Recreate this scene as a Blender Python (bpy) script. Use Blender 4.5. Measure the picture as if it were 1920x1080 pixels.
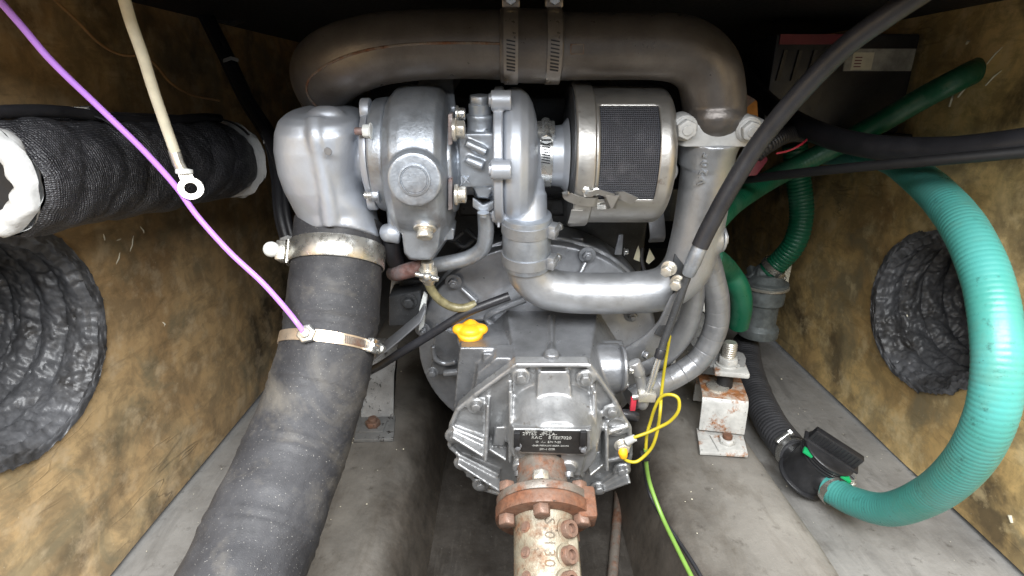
import bpy, bmesh, math, random
from mathutils import Vector, Matrix, noise
V = Vector
random.seed(7)
sc = bpy.context.scene
for o in list(bpy.data.objects): bpy.data.objects.remove(o)
col = sc.collection

# ---------------------------------------------------------------- camera
F_PX = 1000.0; PITCH = math.radians(20); CAMZ = 0.65
cam = bpy.data.cameras.new('Camera'); cam.sensor_width = 36; cam.lens = 36*F_PX/1920
cam.clip_start = 0.01; cam.clip_end = 50
camo = bpy.data.objects.new('Camera', cam); col.objects.link(camo)
camo.location = (0, 0, CAMZ); camo.rotation_euler = (math.radians(90)-PITCH, 0, 0)
sc.camera = camo
# ---------------------------------------------------------------- light
w = bpy.data.worlds.new('World'); sc.world = w; w.use_nodes = True
bg = w.node_tree.nodes['Background']; bg.inputs[0].default_value = (.80, .88, 1, 1); bg.inputs[1].default_value = .27
def area(name, loc, target, sx, sy, power, colr):
    l = bpy.data.lights.new(name, 'AREA'); l.shape = 'RECTANGLE'; l.size = sx; l.size_y = sy
    l.energy = power; l.color = colr
    o = bpy.data.objects.new(name, l); col.objects.link(o); o.location = loc
    o.rotation_euler = (V(target)-V(loc)).to_track_quat('-Z', 'Y').to_euler(); return o
area('hatch_daylight', (0.05, -.14, 1.24), (0.05, .50, .25), 1.3, .8, 73, (.97, .985, 1.0))
sc.view_settings.view_transform = 'Standard'; sc.view_settings.look = 'None'
sc.view_settings.exposure = 0.15; sc.view_settings.gamma = 1
sc.render.engine = 'CYCLES'

# ---------------------------------------------------------------- pixel / engine frames
cp, sp = math.cos(PITCH), math.sin(PITCH)
CAM = V((0, 0, CAMZ))
def ray(u, v):
    x = (u-960)/F_PX; y = -(v-540)/F_PX
    return V((x, cp + y*sp, -sp + y*cp))
def P(u, v, d): return CAM + ray(u, v)*d
def depth(p): q = p-CAM; return q.y*cp - q.z*sp
def m(p, px): return px*depth(p)/F_PX
TILT = math.radians(9)
EA = V((0, math.cos(TILT), math.sin(TILT))); EU = V((0, -math.sin(TILT), math.cos(TILT))); ER = V((1, 0, 0))
OE = P(1020, 930, .6)
def A(u, v, a):                      # pixel onto the engine's transverse plane at station a
    r = ray(u, v); t = (a + (OE-CAM).dot(EA))/r.dot(EA); return CAM + r*t
def atx(u, v, x): r = ray(u, v); return CAM + r*(x/r.x)
def atz(u, v, z): r = ray(u, v); return CAM + r*((z-CAMZ)/r.z)

# ---------------------------------------------------------------- mesh builder
def frames(pts, ref=None):
    n = len(pts); tan = []
    for i in range(n):
        a = pts[max(i-1, 0)]; b = pts[min(i+1, n-1)]; tan.append((b-a).normalized())
    t = tan[0]; r = V(ref) if ref else (V((0, 0, 1)) if abs(t.z) < .9 else V((1, 0, 0)))
    x = (r - t*r.dot(t)).normalized(); out = []
    for i in range(n):
        t = tan[i]; x = (x - t*x.dot(t)).normalized(); out.append((x, t.cross(x)))
    return tan, out
def spline(ctrl, n=12, vals=None):
    c = [V(p) for p in ctrl]; N = len(c); out = []; ov = []
    for i in range(N-1):
        p0 = c[i-1] if i else c[0]*2-c[1]; p1, p2 = c[i], c[i+1]; p3 = c[i+2] if i+2 < N else c[-1]*2-c[-2]
        for k in range(n):
            t = k/n
            out.append(.5*((2*p1)+(p2-p0)*t+(2*p0-5*p1+4*p2-p3)*t*t+(3*p1-p0-3*p2+p3)*t**3))
            if vals: ov.append(vals[i]*(1-t)+vals[i+1]*t)
    out.append(c[-1])
    if vals: ov.append(vals[-1]); return out, ov
    return out
def resample(pts, step):
    out = [pts[0]]; acc = 0
    for a, b in zip(pts, pts[1:]):
        L = (b-a).length
        if L < 1e-9: continue
        s = step-acc
        while s <= L: out.append(a+(b-a)*(s/L)); s += step
        acc = (acc+L) % step
    return out
class MB:
    def __init__(s): s.v = []; s.f = []
    def add(s, vs, fs):
        o = len(s.v); s.v += [V(p) for p in vs]; s.f += [tuple(i+o for i in f) for f in fs]; return s
    def loft(s, rings, caps=True, closed=True):
        n = len(rings[0]); o = len(s.v)
        for r in rings: s.v += [V(p) for p in r]
        for i in range(len(rings)-1):
            for j in range(n if closed else n-1):
                k = (j+1) % n
                s.f.append((o+i*n+j, o+i*n+k, o+(i+1)*n+k, o+(i+1)*n+j))
        if caps:
            s.f.append(tuple(o+j for j in range(n))[::-1]); e = o+(len(rings)-1)*n
            s.f.append(tuple(e+j for j in range(n)))
        return s
    def tube(s, pts, r, seg=16, caps=True, ref=None, flat=1.0):
        pts = [V(p) for p in pts]; tan, fr = frames(pts, ref)
        rs = r if isinstance(r, (list, tuple)) else [r]*len(pts); rings = []
        for p, (x, y), q in zip(pts, fr, rs):
            rings.append([p + x*(q*math.cos(2*math.pi*j/seg)) + y*(q*flat*math.sin(2*math.pi*j/seg)) for j in range(seg)])
        return s.loft(rings, caps)
    def cyl(s, a, b, r, r2=None, seg=24): return s.tube([V(a), V(b)], [r, r if r2 is None else r2], seg)
    def lathe(s, o, ax, prof, seg=48, ref=None, caps=True):
        o = V(o); ax = V(ax).normalized(); r = V(ref) if ref else (V((0, 0, 1)) if abs(ax.z) < .9 else V((1, 0, 0)))
        x = (r-ax*r.dot(ax)).normalized(); y = ax.cross(x); rings = []
        for t, q in prof:
            rings.append([o+ax*t+x*(q*math.cos(2*math.pi*j/seg))+y*(q*math.sin(2*math.pi*j/seg)) for j in range(seg)])
        return s.loft(rings, caps)
    def prism(s, pts, vec):
        pts = [V(p) for p in pts]; vec = V(vec); return s.loft([pts, [p+vec for p in pts]])
    def box(s, c, hx, hy, hz):
        c, hx, hy, hz = V(c), V(hx), V(hy), V(hz)
        return s.loft([[c-hx-hy-hz, c+hx-hy-hz, c+hx+hy-hz, c-hx+hy-hz], [c-hx-hy+hz, c+hx-hy+hz, c+hx+hy+hz, c-hx+hy+hz]])
    def ball(s, c, r, sq=(1, 1, 1), seg=20):
        c = V(c); rings = []
        for i in range(1, seg//2):
            th = math.pi*i/(seg//2)
            rings.append([c+V((r*sq[0]*math.sin(th)*math.cos(2*math.pi*j/seg), r*sq[1]*math.sin(th)*math.sin(2*math.pi*j/seg), r*sq[2]*math.cos(th))) for j in range(seg)])
        return s.loft(rings)
    def ribbon(s, pts, side, w, t):     # flat strap along pts, width along 'side'
        pts = [V(p) for p in pts]; tan, _ = frames(pts); rings = []
        for p, tg in zip(pts, tan):
            sd = (V(side)-tg*V(side).dot(tg)).normalized(); nn = tg.cross(sd)
            rings.append([p-sd*w/2-nn*t/2, p+sd*w/2-nn*t/2, p+sd*w/2+nn*t/2, p-sd*w/2+nn*t/2])
        return s.loft(rings)
    def mesh(s, name, bevel=0, bseg=2, loc=V((0, 0, 0)), angle=35, merge=True):
        bm = bmesh.new(); vs = [bm.verts.new(p-loc) for p in s.v]
        for f in s.f:
            try: bm.faces.new([vs[i] for i in f])
            except ValueError: pass
        bmesh.ops.recalc_face_normals(bm, faces=bm.faces)
        if bevel:
            es = [e for e in bm.edges if len(e.link_faces) == 2 and e.calc_face_angle() > math.radians(28)]
            bmesh.ops.bevel(bm, geom=es, offset=bevel, segments=bseg, affect='EDGES', profile=.5, clamp_overlap=True)
        me = bpy.data.meshes.new(name); bm.to_mesh(me); bm.free()
        me.polygons.foreach_set('use_smooth', [True]*len(me.polygons))
        me.set_sharp_from_angle(angle=math.radians(angle)); return me
    def build(s, name, mt, parent=None, bevel=0, angle=35, label=None, bseg=2):
        if parent: loc = wl(parent)
        else:
            xs = [p.x for p in s.v]; ys = [p.y for p in s.v]; zs = [p.z for p in s.v]
            loc = V(((min(xs)+max(xs))/2, (min(ys)+max(ys))/2, min(zs)))
        return link(name, s.mesh(name, bevel, bseg, loc, angle), mt, parent, loc, label)
    def cast(s, name, mt, parent=None, vox=.0018, smooth=4, label=None, rough=0.0):   # fused and rounded like a casting
        me = s.mesh(name, 0, 2, V((0, 0, 0)))
        t = bpy.data.objects.new('tmp', me); col.objects.link(t)
        md = t.modifiers.new('r', 'REMESH'); md.mode = 'VOXEL'; md.voxel_size = vox; md.use_smooth_shade = True
        sm = t.modifiers.new('s', 'SMOOTH'); sm.iterations = smooth; sm.factor = .5
        dg = bpy.context.evaluated_depsgraph_get(); dg.update()
        out = bpy.data.meshes.new_from_object(t.evaluated_get(dg), depsgraph=dg)
        bpy.data.objects.remove(t); bpy.data.meshes.remove(me)
        if parent: loc = wl(parent)
        else:
            bb = [v.co for v in out.vertices]; loc = V((sum(c.x for c in bb)/len(bb), sum(c.y for c in bb)/len(bb), min(c.z for c in bb)))
        out.name = name; out.materials.clear()
        out.transform(Matrix.Translation(-loc))
        out.polygons.foreach_set('use_smooth', [True]*len(out.polygons))
        return link(name, out, mt, parent, loc, label)
def wl(o):
    l = V(o.location)
    while o.parent: o = o.parent; l += o.location
    return l
def link(name, me, mt, parent, loc, label=None):
    o = bpy.data.objects.new(name, me); col.objects.link(o)
    if mt and not me.materials: me.materials.append(MT[mt] if isinstance(mt, str) else mt)
    if parent: o.parent = parent; o.location = V(loc)-wl(parent)
    else: o.location = loc
    if label: o['label'] = label
    return o
def thing(name, label, cat, loc, group=None):
    o = bpy.data.objects.new(name, None); col.objects.link(o); o.location = loc; o.empty_display_size = .02
    return tag(o, label, cat, group)
def tag(o, label, cat, group=None):
    o['label'] = label; o['category'] = cat
    if group: o['group'] = group
    return o
def structure(o): o['kind'] = 'structure'; return o

# ---------------------------------------------------------------- materials
MT = {}
class NT:
    def __init__(s, name):
        s.m = bpy.data.materials.new(name); s.m.use_nodes = True; s.t = s.m.node_tree; s.b = s.t.nodes['Principled BSDF']; MT[name] = s.m
        s.tc = s.t.nodes.new('ShaderNodeTexCoord')
    def n(s, ty, **kw):
        n = s.t.nodes.new(ty)
        for k, v in kw.items():
            if k in n.inputs: n.inputs[k].default_value = v
            else: setattr(n, k, v)
        return n
    def l(s, a, b): s.t.links.new(a, b)
    def vec(s, scale=(1, 1, 1)):
        mp = s.n('ShaderNodeMapping'); mp.inputs['Scale'].default_value = scale; s.l(s.tc.outputs['Object'], mp.inputs['Vector']); return mp.outputs[0]
    def noise(s, scale, detail=4, rough=.6, sc3=(1, 1, 1), dist=0):
        n = s.n('ShaderNodeTexNoise', Scale=scale, Detail=detail, Roughness=rough, Distortion=dist); s.l(s.vec(sc3), n.inputs['Vector']); return n.outputs['Fac']
    def ramp(s, fac, stops, interp='LINEAR'):
        r = s.n('ShaderNodeValToRGB'); e = r.color_ramp; e.interpolation = interp
        while len(e.elements) < len(stops): e.elements.new(.5)
        for el, (p, c) in zip(e.elements, stops):
            el.position = p; el.color = (*c, 1) if not isinstance(c, (int, float)) else (c, c, c, 1)
        s.l(fac, r.inputs[0]); return r.outputs[0]
    def mix(s, fac, a, b, mode='MIX'):
        x = s.n('ShaderNodeMix', data_type='RGBA', blend_type=mode); 
        for inp, val in ((x.inputs[0], fac), (x.inputs[6], a), (x.inputs[7], b)):
            if hasattr(val, 'links'): s.l(val, inp)
            elif isinstance(val, (int, float)): inp.default_value = val
            else: inp.default_value = (*val, 1)
        return x.outputs[2]
    def math(s, op, a, b):
        x = s.n('ShaderNodeMath', operation=op)
        for inp, val in ((x.inputs[0], a), (x.inputs[1], b)):
            if hasattr(val, 'links'): s.l(val, inp)
            else: inp.default_value = val
        return x.outputs[0]
    def bump(s, h, st, dist=.002, prev=None):
        b = s.n('ShaderNodeBump', Strength=st, Distance=dist); s.l(h, b.inputs['Height'])
        if prev: s.l(prev, b.inputs['Normal'])
        return b.outputs[0]
    def fin(s, colr, rough, metal=0, normal=None, spec=.5):
        for nm, v in (('Base Color', colr), ('Roughness', rough), ('Metallic', metal), ('Normal', normal), ('Specular IOR Level', spec)):
            if v is None: continue
            i = s.b.inputs[nm]
            if hasattr(v, 'links'): s.l(v, i)
            elif isinstance(v, (int, float)): i.default_value = v
            else: i.default_value = (*v, 1)
        return s.m
def simple(name, c, rough=.5, metal=0, var=.25, vs=40, bump=.15, bs=300, dust=0, dustc=(.35, .33, .3), spots=None, spec=.5):
    t = NT(name); n1 = t.noise(vs, 5)
    dk = tuple(x*(1-var) for x in c); lt = tuple(min(1, x*(1+var)) for x in c)
    cc = t.ramp(n1, [(.3, dk), (.7, lt)])
    if dust:
        d = t.ramp(t.noise(900, 2, .5), [(.66, 0), (.74, 1)]); cc = t.mix(t.math('MULTIPLY', d, dust), cc, dustc)
    if spots:
        sc_, lo, hi, c2 = spots; cc = t.mix(t.ramp(t.noise(sc_, 6, .65), [(lo, 0), (hi, 1)]), cc, c2)
    rg = t.ramp(t.noise(vs*2.3, 4), [(.3, max(.04, rough-.1)), (.7, min(1, rough+.1))])
    nm = t.bump(t.noise(bs, 4), bump, .001) if bump else None
    return t.fin(cc, rg, metal, nm, spec)
simple('silver', (.40, .412, .43), .46, .78, .12, 30, .3, 420, .3, (.22, .21, .2), (22, .60, .78, (.27, .255, .245)))
simple('brushed', (.40, .39, .37), .40, .85, .14, 28, .2, 300, .3, (.3, .27, .24), (70, .60, .76, (.22, .18, .15)))
simple('silver_smooth', (.46, .49, .54), .47, .6, .09, 18, .16, 260, .12, (.25, .25, .25), (9, .58, .80, (.33, .335, .35)))
simple('silver_cast', (.38, .41, .45), .43, .74, .16, 45, .32, 330, .3, (.2, .2, .2), (14, .55, .74, (.21, .195, .185)))
simple('grey_paint', (.29, .30, .32), .37, .6, .2, 35, .3, 300, .5, (.45, .45, .44))
simple('gearbox_grey', (.22, .225, .235), .36, .65, .25, 30, .4, 260, .6, (.4, .4, .38))
simple('gearbox_cover', (.35, .353, .355), .42, .75, .25, 28, .35, 240, .4, (.5, .48, .42), (55, .62, .74, (.12, .10, .07)))
simple('dark_iron', (.045, .047, .05), .45, .3, .3, 40, .3, 250, .5, (.3, .3, .3))
simple('black_metal', (.02, .02, .022), .35, .2, .3, 50, .2, 200, .4, (.25, .25, .25))
simple('steel', (.62, .62, .60), .28, .9, .12, 60, .15, 300)
simple('zinc', (.66, .63, .56), .33, .75, .15, 70, .2, 300, 0, (0, 0, 0), (90, .6, .75, (.35, .22, .12)))
simple('clamp_steel', (.60, .58, .53), .30, .9, .15, 50, .12, 200, .2, (.4, .33, .25))
simple('clamp_warm', (.62, .50, .38), .34, .75, .15, 50, .12, 200)
simple('white_cap', (.72, .74, .72), .5, 0, .08, 60, .2, 200)
simple('black_plastic', (.022, .022, .024), .42, 0, .3, 40, .15, 300, .25, (.25, .25, .25))
simple('cable_black', (.018, .018, .021), .45, 0, .3, 30, .15, 200, .2, (.2, .2, .2))
simple('rod_sheath', (.03, .03, .033), .4, 0, .3, 30, .1, 200)
simple('yellow_cap', (.86, .40, .015), .42, 0, .06, 40, .05, 200)
simple('yellow_dull', (.5, .33, .015), .4, 0, .1, 40, 0)
simple('yellow', (.78, .55, .02), .4, 0, .1, 40, 0)
simple('green_wire', (.15, .27, .05), .4, 0, .1, 40, 0)
simple('lime', (.36, .29, .015), .4, 0, .1, 40, 0)
simple('purple', (.50, .23, .80), .4, 0, .06, 20, 0)
simple('pipe_clamp', (.24, .215, .19), .34, .7, .2, 40, .2, 300)
simple('cream', (.62, .58, .45), .55, 0, .12, 60, .15, 400)
simple('tan_wire', (.33, .19, .08), .5, 0, .15, 30, 0)
simple('olive_tube', (.17, .15, .08), .4, .1, .4, 90, .4, 500, .5, (.5, .47, .35))
simple('red', (.45, .03, .05), .4, 0, .15, 40, 0)
simple('red_dull', (.13, .012, .025), .5, 0, .2, 40, 0)
simple('green_mark', (.01, .36, .12), .4, 0, .1, 40, 0)
simple('amber', (.55, .24, .06), .45, 0, .25, 40, .1)
simple('label_grey', (.32, .31, .27), .6, 0, .3, 60, .05)
simple('grey_tape', (.40, .405, .40), .42, 0, .2, 60, .2)
simple('bronze', (.16, .18, .18), .5, .4, .35, 60, .4, 200)
simple('text_white', (.34, .34, .32), .5, 0, .5, 300, 0)
simple('plate_dark', (.035, .034, .033), .4, .4, .3, 60, .1)
simple('black', (.008, .008, .009), .6, 0, .2, 60, 0)
simple('cream_tag', (.55, .52, .38), .6, 0, .15, 60, .1)
def mk_pipe():
    t = NT('pipe_paint'); n = t.noise(16, 6, .65)
    cc = t.ramp(n, [(.3, (.085, .075, .068)), (.55, (.13, .118, .109)), (.75, (.18, .166, .155))])
    cc = t.mix(t.ramp(t.noise(130, 4, .7), [(.66, 0), (.74, .6)]), cc, (.04, .035, .03))
    nm = t.bump(t.noise(500, 3), .25, .001)
    t.fin(cc, t.ramp(t.noise(60), [(.3, .27), (.7, .42)]), .55, nm)
mk_pipe()
def mk_hose():
    t = NT('hose_rubber'); cc = t.ramp(t.noise(14, 5, .7), [(.3, (.017, .017, .019)), (.55, (.034, .034, .037)), (.8, (.085, .08, .074))])
    cc = t.mix(t.ramp(t.noise(700, 2), [(.68, 0), (.75, .7)]), cc, (.42, .4, .36))
    cc = t.mix(t.ramp(t.noise(7, 5, .7, dist=1), [(.52, 0), (.72, .6)]), cc, (.13, .117, .096))
    nm = t.bump(t.noise(900, 3), .35, .001); nm = t.bump(t.noise(30, 3, .5, (1, 1, 3)), .35, .004, nm)
    t.fin(cc, t.ramp(t.noise(50), [(.3, .5), (.7, .75)]), 0, nm, .4)
mk_hose()
def mk_green(name, c1, c2, dirt):
    t = NT(name); cc = t.ramp(t.noise(5, 3), [(.3, c1), (.7, c2)])
    cc = t.mix(t.ramp(t.noise(13, 7, .7), [(.50, 0), (.72, .55)]), cc, (.10, .20, .15))
    cc = t.mix(t.ramp(t.noise(55, 7, .8), [(.58, 0), (.72, dirt)]), cc, (.015, .04, .03))
    cc = t.mix(t.ramp(t.noise(240, 4, .7), [(.66, 0), (.74, dirt)]), cc, (.03, .05, .04))
    nm = t.bump(t.noise(90, 5, .7), .18, .002)
    t.fin(cc, t.ramp(t.noise(30, 6, .7), [(.3, .24), (.7, .52)]), 0, nm, .5)
mk_green('green_hose', (.050, .25, .205), (.085, .34, .33), .8)
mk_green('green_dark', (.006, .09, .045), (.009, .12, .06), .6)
def mk_panel(name, lo, mid, hi, pale, off):
    t = NT(name); O = (off, off*.7, off*1.3)
    def N(scale, det, rg, sc3=(1, 1, 1), dist=0, rot=0):
        n = t.n('ShaderNodeTexNoise', Scale=scale, Detail=det, Roughness=rg, Distortion=dist)
        mp = t.n('ShaderNodeMapping'); mp.inputs['Scale'].default_value = sc3; mp.inputs['Location'].default_value = O; mp.inputs['Rotation'].default_value = (rot, 0, 0)
        t.l(t.tc.outputs['Object'], mp.inputs['Vector']); t.l(mp.outputs[0], n.inputs['Vector']); return n.outputs['Fac']
    cc = t.ramp(N(3.4, 7, .62, dist=.3), [(.30, lo), (.46, mid), (.62, hi), (.8, pale)])
    cc = t.mix(t.ramp(N(15, 7, .72, dist=.4), [(.41, .62), (.57, 0)]), cc, (mid[0]*.36, mid[1]*.39, mid[2]*.45))       # mottling
    cc = t.mix(t.ramp(N(8, 6, .66, dist=.6), [(.50, 0), (.64, .62)]), cc, (.20, .18, .115))                # olive mould
    cc = t.mix(t.ramp(N(4.6, 6, .62, dist=.3), [(.54, 0), (.66, .82)]), cc, (.06, .046, .03))              # dark damp stains
    cc = t.mix(t.ramp(N(19, 6, .68), [(.52, 0), (.66, .55)]), cc, pale)
    cc = t.mix(t.ramp(N(55, 5, .7, (1, .28, 1.2), .3, .6), [(.54, 0), (.68, .38)]), cc, tuple(x*.3 for x in mid))   # fibres
    cc = t.mix(t.ramp(N(330, 2, .5), [(.73, 0), (.78, .8)]), cc, (.6, .54, .40))
    ln = t.ramp(N(5.5, 3, .45, (1, .45, 1.8), .2, .5), [(.480, 0), (.5, 1), (.520, 0)])
    ln2 = t.ramp(N(9, 3, .45, (1, .5, 2.0), .2, .7), [(.488, 0), (.5, 1), (.512, 0)])
    msk = t.ramp(N(3.2, 3, .5), [(.52, 0), (.62, 1)])
    cr = t.math('MULTIPLY', t.math('MAXIMUM', ln, ln2), msk)
    cc = t.mix(t.math('MULTIPLY', cr, .35), cc, (.04, .028, .015))
    nm = t.bump(cr, .45, .002)
    nm = t.bump(N(14, 4, .5), .22, .006, nm); nm = t.bump(N(60, 5, .7, (1, .3, 1.2), .3, .6), .16, .002, nm)
    t.fin(cc, t.ramp(N(30, 5, .6), [(.3, .30), (.7, .58)]), 0, nm, .45)
mk_panel('panel_left', (.30, .185, .085), (.50, .335, .165), (.60, .425, .22), (.60, .47, .30), 0)
mk_panel('panel_right', (.36, .225, .095), (.60, .41, .17), (.74, .54, .24), (.74, .59, .33), 3.7)
def mk_floor(name, c1, c2, c3):
    t = NT(name); cc = t.ramp(t.noise(5, 7, .68), [(.3, c1), (.55, c2), (.75, c3)])
    cc = t.mix(t.ramp(t.noise(14, 6, .7, (1.6, .5, 1), .5), [(.50, 0), (.70, .5)]), cc, tuple(x*.55 for x in c1))
    cc = t.mix(t.ramp(t.noise(60, 5, .7, (2.5, .25, 1)), [(.55, 0), (.72, .35)]), cc, c3)
    cc = t.mix(t.ramp(t.noise(400, 2), [(.74, 0), (.79, .6)]), cc, (.5, .49, .45))
    cc = t.mix(t.ramp(t.noise(45, 6, .75), [(.58, 0), (.72, .7)]), cc, (.055, .048, .04))
    cc = t.mix(t.ramp(t.noise(7, 6, .6), [(.60, 0), (.68, .6)]), cc, (.075, .062, .05))
    nm = t.bump(t.noise(60, 6, .6), .45, .003); nm = t.bump(t.noise(700, 2), .3, .001, nm)
    t.fin(cc, t.ramp(t.noise(20, 6), [(.3, .42), (.7, .72)]), 0, nm, .4)
def grime_shade_bed():
    t = NT('bed_grey'); cc = t.ramp(t.noise(5, 7, .65), [(.3, (.11, .102, .09)), (.55, (.185, .172, .152)), (.75, (.25, .235, .205))])
    cc = t.mix(t.ramp(t.noise(400, 2), [(.74, 0), (.79, .6)]), cc, (.5, .49, .45))
    cc = t.mix(t.ramp(t.noise(14, 6, .7, (1.6, .5, 1), .5), [(.50, 0), (.68, .55)]), cc, (.085, .072, .056))
    cc = t.mix(t.ramp(t.noise(45, 6, .75), [(.57, 0), (.72, .7)]), cc, (.05, .042, .034))
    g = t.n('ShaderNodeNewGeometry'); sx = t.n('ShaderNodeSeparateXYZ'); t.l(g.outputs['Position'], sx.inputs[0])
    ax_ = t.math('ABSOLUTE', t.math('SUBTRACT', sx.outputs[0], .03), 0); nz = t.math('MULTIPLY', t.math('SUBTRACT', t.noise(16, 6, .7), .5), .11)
    oil = t.ramp(t.math('ADD', ax_, nz), [(.180, .93), (.268, 0)])      # oily bilge stain, with shade painted in, darkening the inner sides
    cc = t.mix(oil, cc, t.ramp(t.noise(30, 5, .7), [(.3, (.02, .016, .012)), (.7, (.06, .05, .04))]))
    nm = t.bump(t.noise(60, 6, .6), .35, .003); nm = t.bump(t.noise(700, 2), .3, .001, nm)
    t.fin(cc, t.ramp(t.noise(20), [(.3, .45), (.7, .68)]), 0, nm, .4)
grime_shade_bed()
mk_floor('floor_grey', (.17, .163, .152), (.24, .232, .217), (.31, .30, .28))
mk_floor('bilge_dark', (.018, .015, .012), (.035, .03, .025), (.07, .062, .052))  # oily dirt, plus the shade of the channel put into the colour
simple('fabric_grey', (.088, .089, .094), .42, 0, .35, 25, .3, 400, .3, (.25, .24, .22), (12, .50, .70, (.022, .019, .016)))
def mk_wrap():
    t = NT('wrap_black'); cc = t.ramp(t.noise(20, 4), [(.3, (.014, .014, .016)), (.7, (.045, .045, .05))])
    w1 = t.n('ShaderNodeTexWave', Scale=130.0, Distortion=1.6, bands_direction='Y'); t.l(t.vec(), w1.inputs['Vector'])
    w2 = t.n('ShaderNodeTexWave', Scale=150.0, Distortion=1.6, bands_direction='Z'); t.l(t.vec(), w2.inputs['Vector'])
    wv = t.math('MULTIPLY', w1.outputs['Fac'], w2.outputs['Fac'])
    cc = t.mix(t.math('MULTIPLY', wv, .32), cc, (.10, .10, .115))
    nm = t.bump(wv, .6, .002); nm = t.bump(t.noise(45, 5, .7), .8, .008, nm)
    t.fin(cc, .36, 0, nm, .6)
mk_wrap()
simple('fibre_white', (.45, .455, .45), .95, 0, .14, 50, 1.0, 130)
def mk_rust(name, base, rust, lo, hi, sc_=35, metal=.2, rough=.55):
    t = NT(name); cc = t.ramp(t.noise(60, 5), [(.3, tuple(x*.78 for x in base)), (.7, tuple(x*1.15 for x in base))])
    rr = t.ramp(t.noise(120, 5, .7), [(.3, tuple(x*.45 for x in rust)), (.6, rust), (.8, (min(1, rust[0]*1.4), rust[1]*1.6, rust[2]*1.5))])
    f = t.ramp(t.noise(sc_, 7, .72), [(lo, 0), (hi, 1)]); cc = t.mix(f, cc, rr)
    cc = t.mix(t.ramp(t.noise(160, 3, .6), [(.66, 0), (.71, .8)]), cc, (.03, .022, .015))
    nm = t.bump(f, .3, .001); nm = t.bump(t.noise(300, 4, .7), .5, .001, nm)
    t.fin(cc, t.ramp(f, [(0, rough-.15), (1, .85)]), metal, nm)
mk_rust('coupling_paint', (.215, .19, .14), (.15, .065, .028), .47, .66, 38)
mk_rust('coupling_mark', (.10, .08, .055), (.16, .08, .035), .5, .7, 60)  # letter colour darkened to carry the shading of the embossing
mk_rust('flange_rust', (.13, .075, .05), (.155, .06, .028), .35, .6, 40, .1, .7)
mk_rust('flange_dark', (.15, .13, .11), (.16, .06, .025), .45, .65, 40, .2)
mk_rust('bolt_rust', (.19, .125, .095), (.16, .075, .045), .4, .65, 60, .3)
mk_rust('mount_white', (.46, .455, .43), (.30, .12, .04), .55, .64, 26, .1, .5)
mk_rust('mount_top', (.42, .39, .34), (.28, .11, .035), .40, .56, 40, .1, .5)
mk_rust('mount_grey', (.17, .17, .165), (.02, .015, .012), .58, .63, 70, .15, .55)
mk_rust('copper_end', (.30, .27, .27), (.24, .12, .10), .40, .62, 20, .4, .5)
simple('grille', (.07, .075, .095), .45, .5, .3, 60, .2, 200)
def mk_grille():
    t = NT('filter_mesh'); 
    w1 = t.n('ShaderNodeTexWave', Scale=150.0, Distortion=.6, bands_direction='X'); t.l(t.vec(), w1.inputs['Vector'])
    w2 = t.n('ShaderNodeTexWave', Scale=150.0, Distortion=.6, bands_direction='Z'); t.l(t.vec(), w2.inputs['Vector'])
    wv = t.math('MAXIMUM', w1.outputs['Fac'], w2.outputs['Fac'])
    cc = t.mix(t.ramp(wv, [(.55, 0), (.9, 1)]), (.010, .011, .014), (.075, .078, .092))
    cc = t.mix(t.ramp(t.noise(45, 5, .7), [(.52, 0), (.76, .6)]), cc, (.12, .12, .13))
    t.fin(cc, .5, .3, t.bump(wv, .7, .002))
mk_grille()

# ================================================================ THE BAY
XL, XR, DECK = -.572, .728, .765
def wob(p, s, a): return noise.noise(V(p)*s)*a
def sheet(x0, x1, y0, y1, zf, nx, ny):
    mb = MB(); vs = []; fs = []
    for j in range(ny+1):
        for i in range(nx+1):
            x = x0+(x1-x0)*i/nx; y = y0+(y1-y0)*j/ny; vs.append((x, y, zf(x, y)))
    for j in range(ny):
        for i in range(nx):
            a = j*(nx+1)+i; fs.append((a, a+1, a+nx+2, a+nx+1))
    return mb.add(vs, fs)
structure(sheet(XL-.25, XR+.25, -.5, 2.3, lambda x, y: wob((x, y, 0), 5, .004), 60, 60).build('bay_floor', 'floor_grey'))
def engine_bed(prof, name):
    mb = MB(); rings = []; c = [V((x, 0, z)) for x, z in prof]; pr = spline(c, 5)
    for j in range(41):
        y = -.5+2.6*j/40
        rings.append([V((p.x+wob((p.x, y, p.z), 6, .006), y, p.z+wob((p.z, y, p.x), 7, .005))) for p in pr])
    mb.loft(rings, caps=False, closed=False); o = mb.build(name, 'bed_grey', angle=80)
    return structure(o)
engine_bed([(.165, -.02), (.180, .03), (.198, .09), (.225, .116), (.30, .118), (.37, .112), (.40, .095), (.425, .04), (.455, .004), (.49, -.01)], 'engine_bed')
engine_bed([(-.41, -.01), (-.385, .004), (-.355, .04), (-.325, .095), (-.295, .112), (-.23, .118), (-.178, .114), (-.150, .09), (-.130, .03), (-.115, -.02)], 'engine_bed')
structure(sheet(-.14, .19, -.5, 2.3, lambda x, y: .0045+wob((x, y, 0), 5, .004), 20, 60).build('bilge_channel', 'bilge_dark'))
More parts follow.
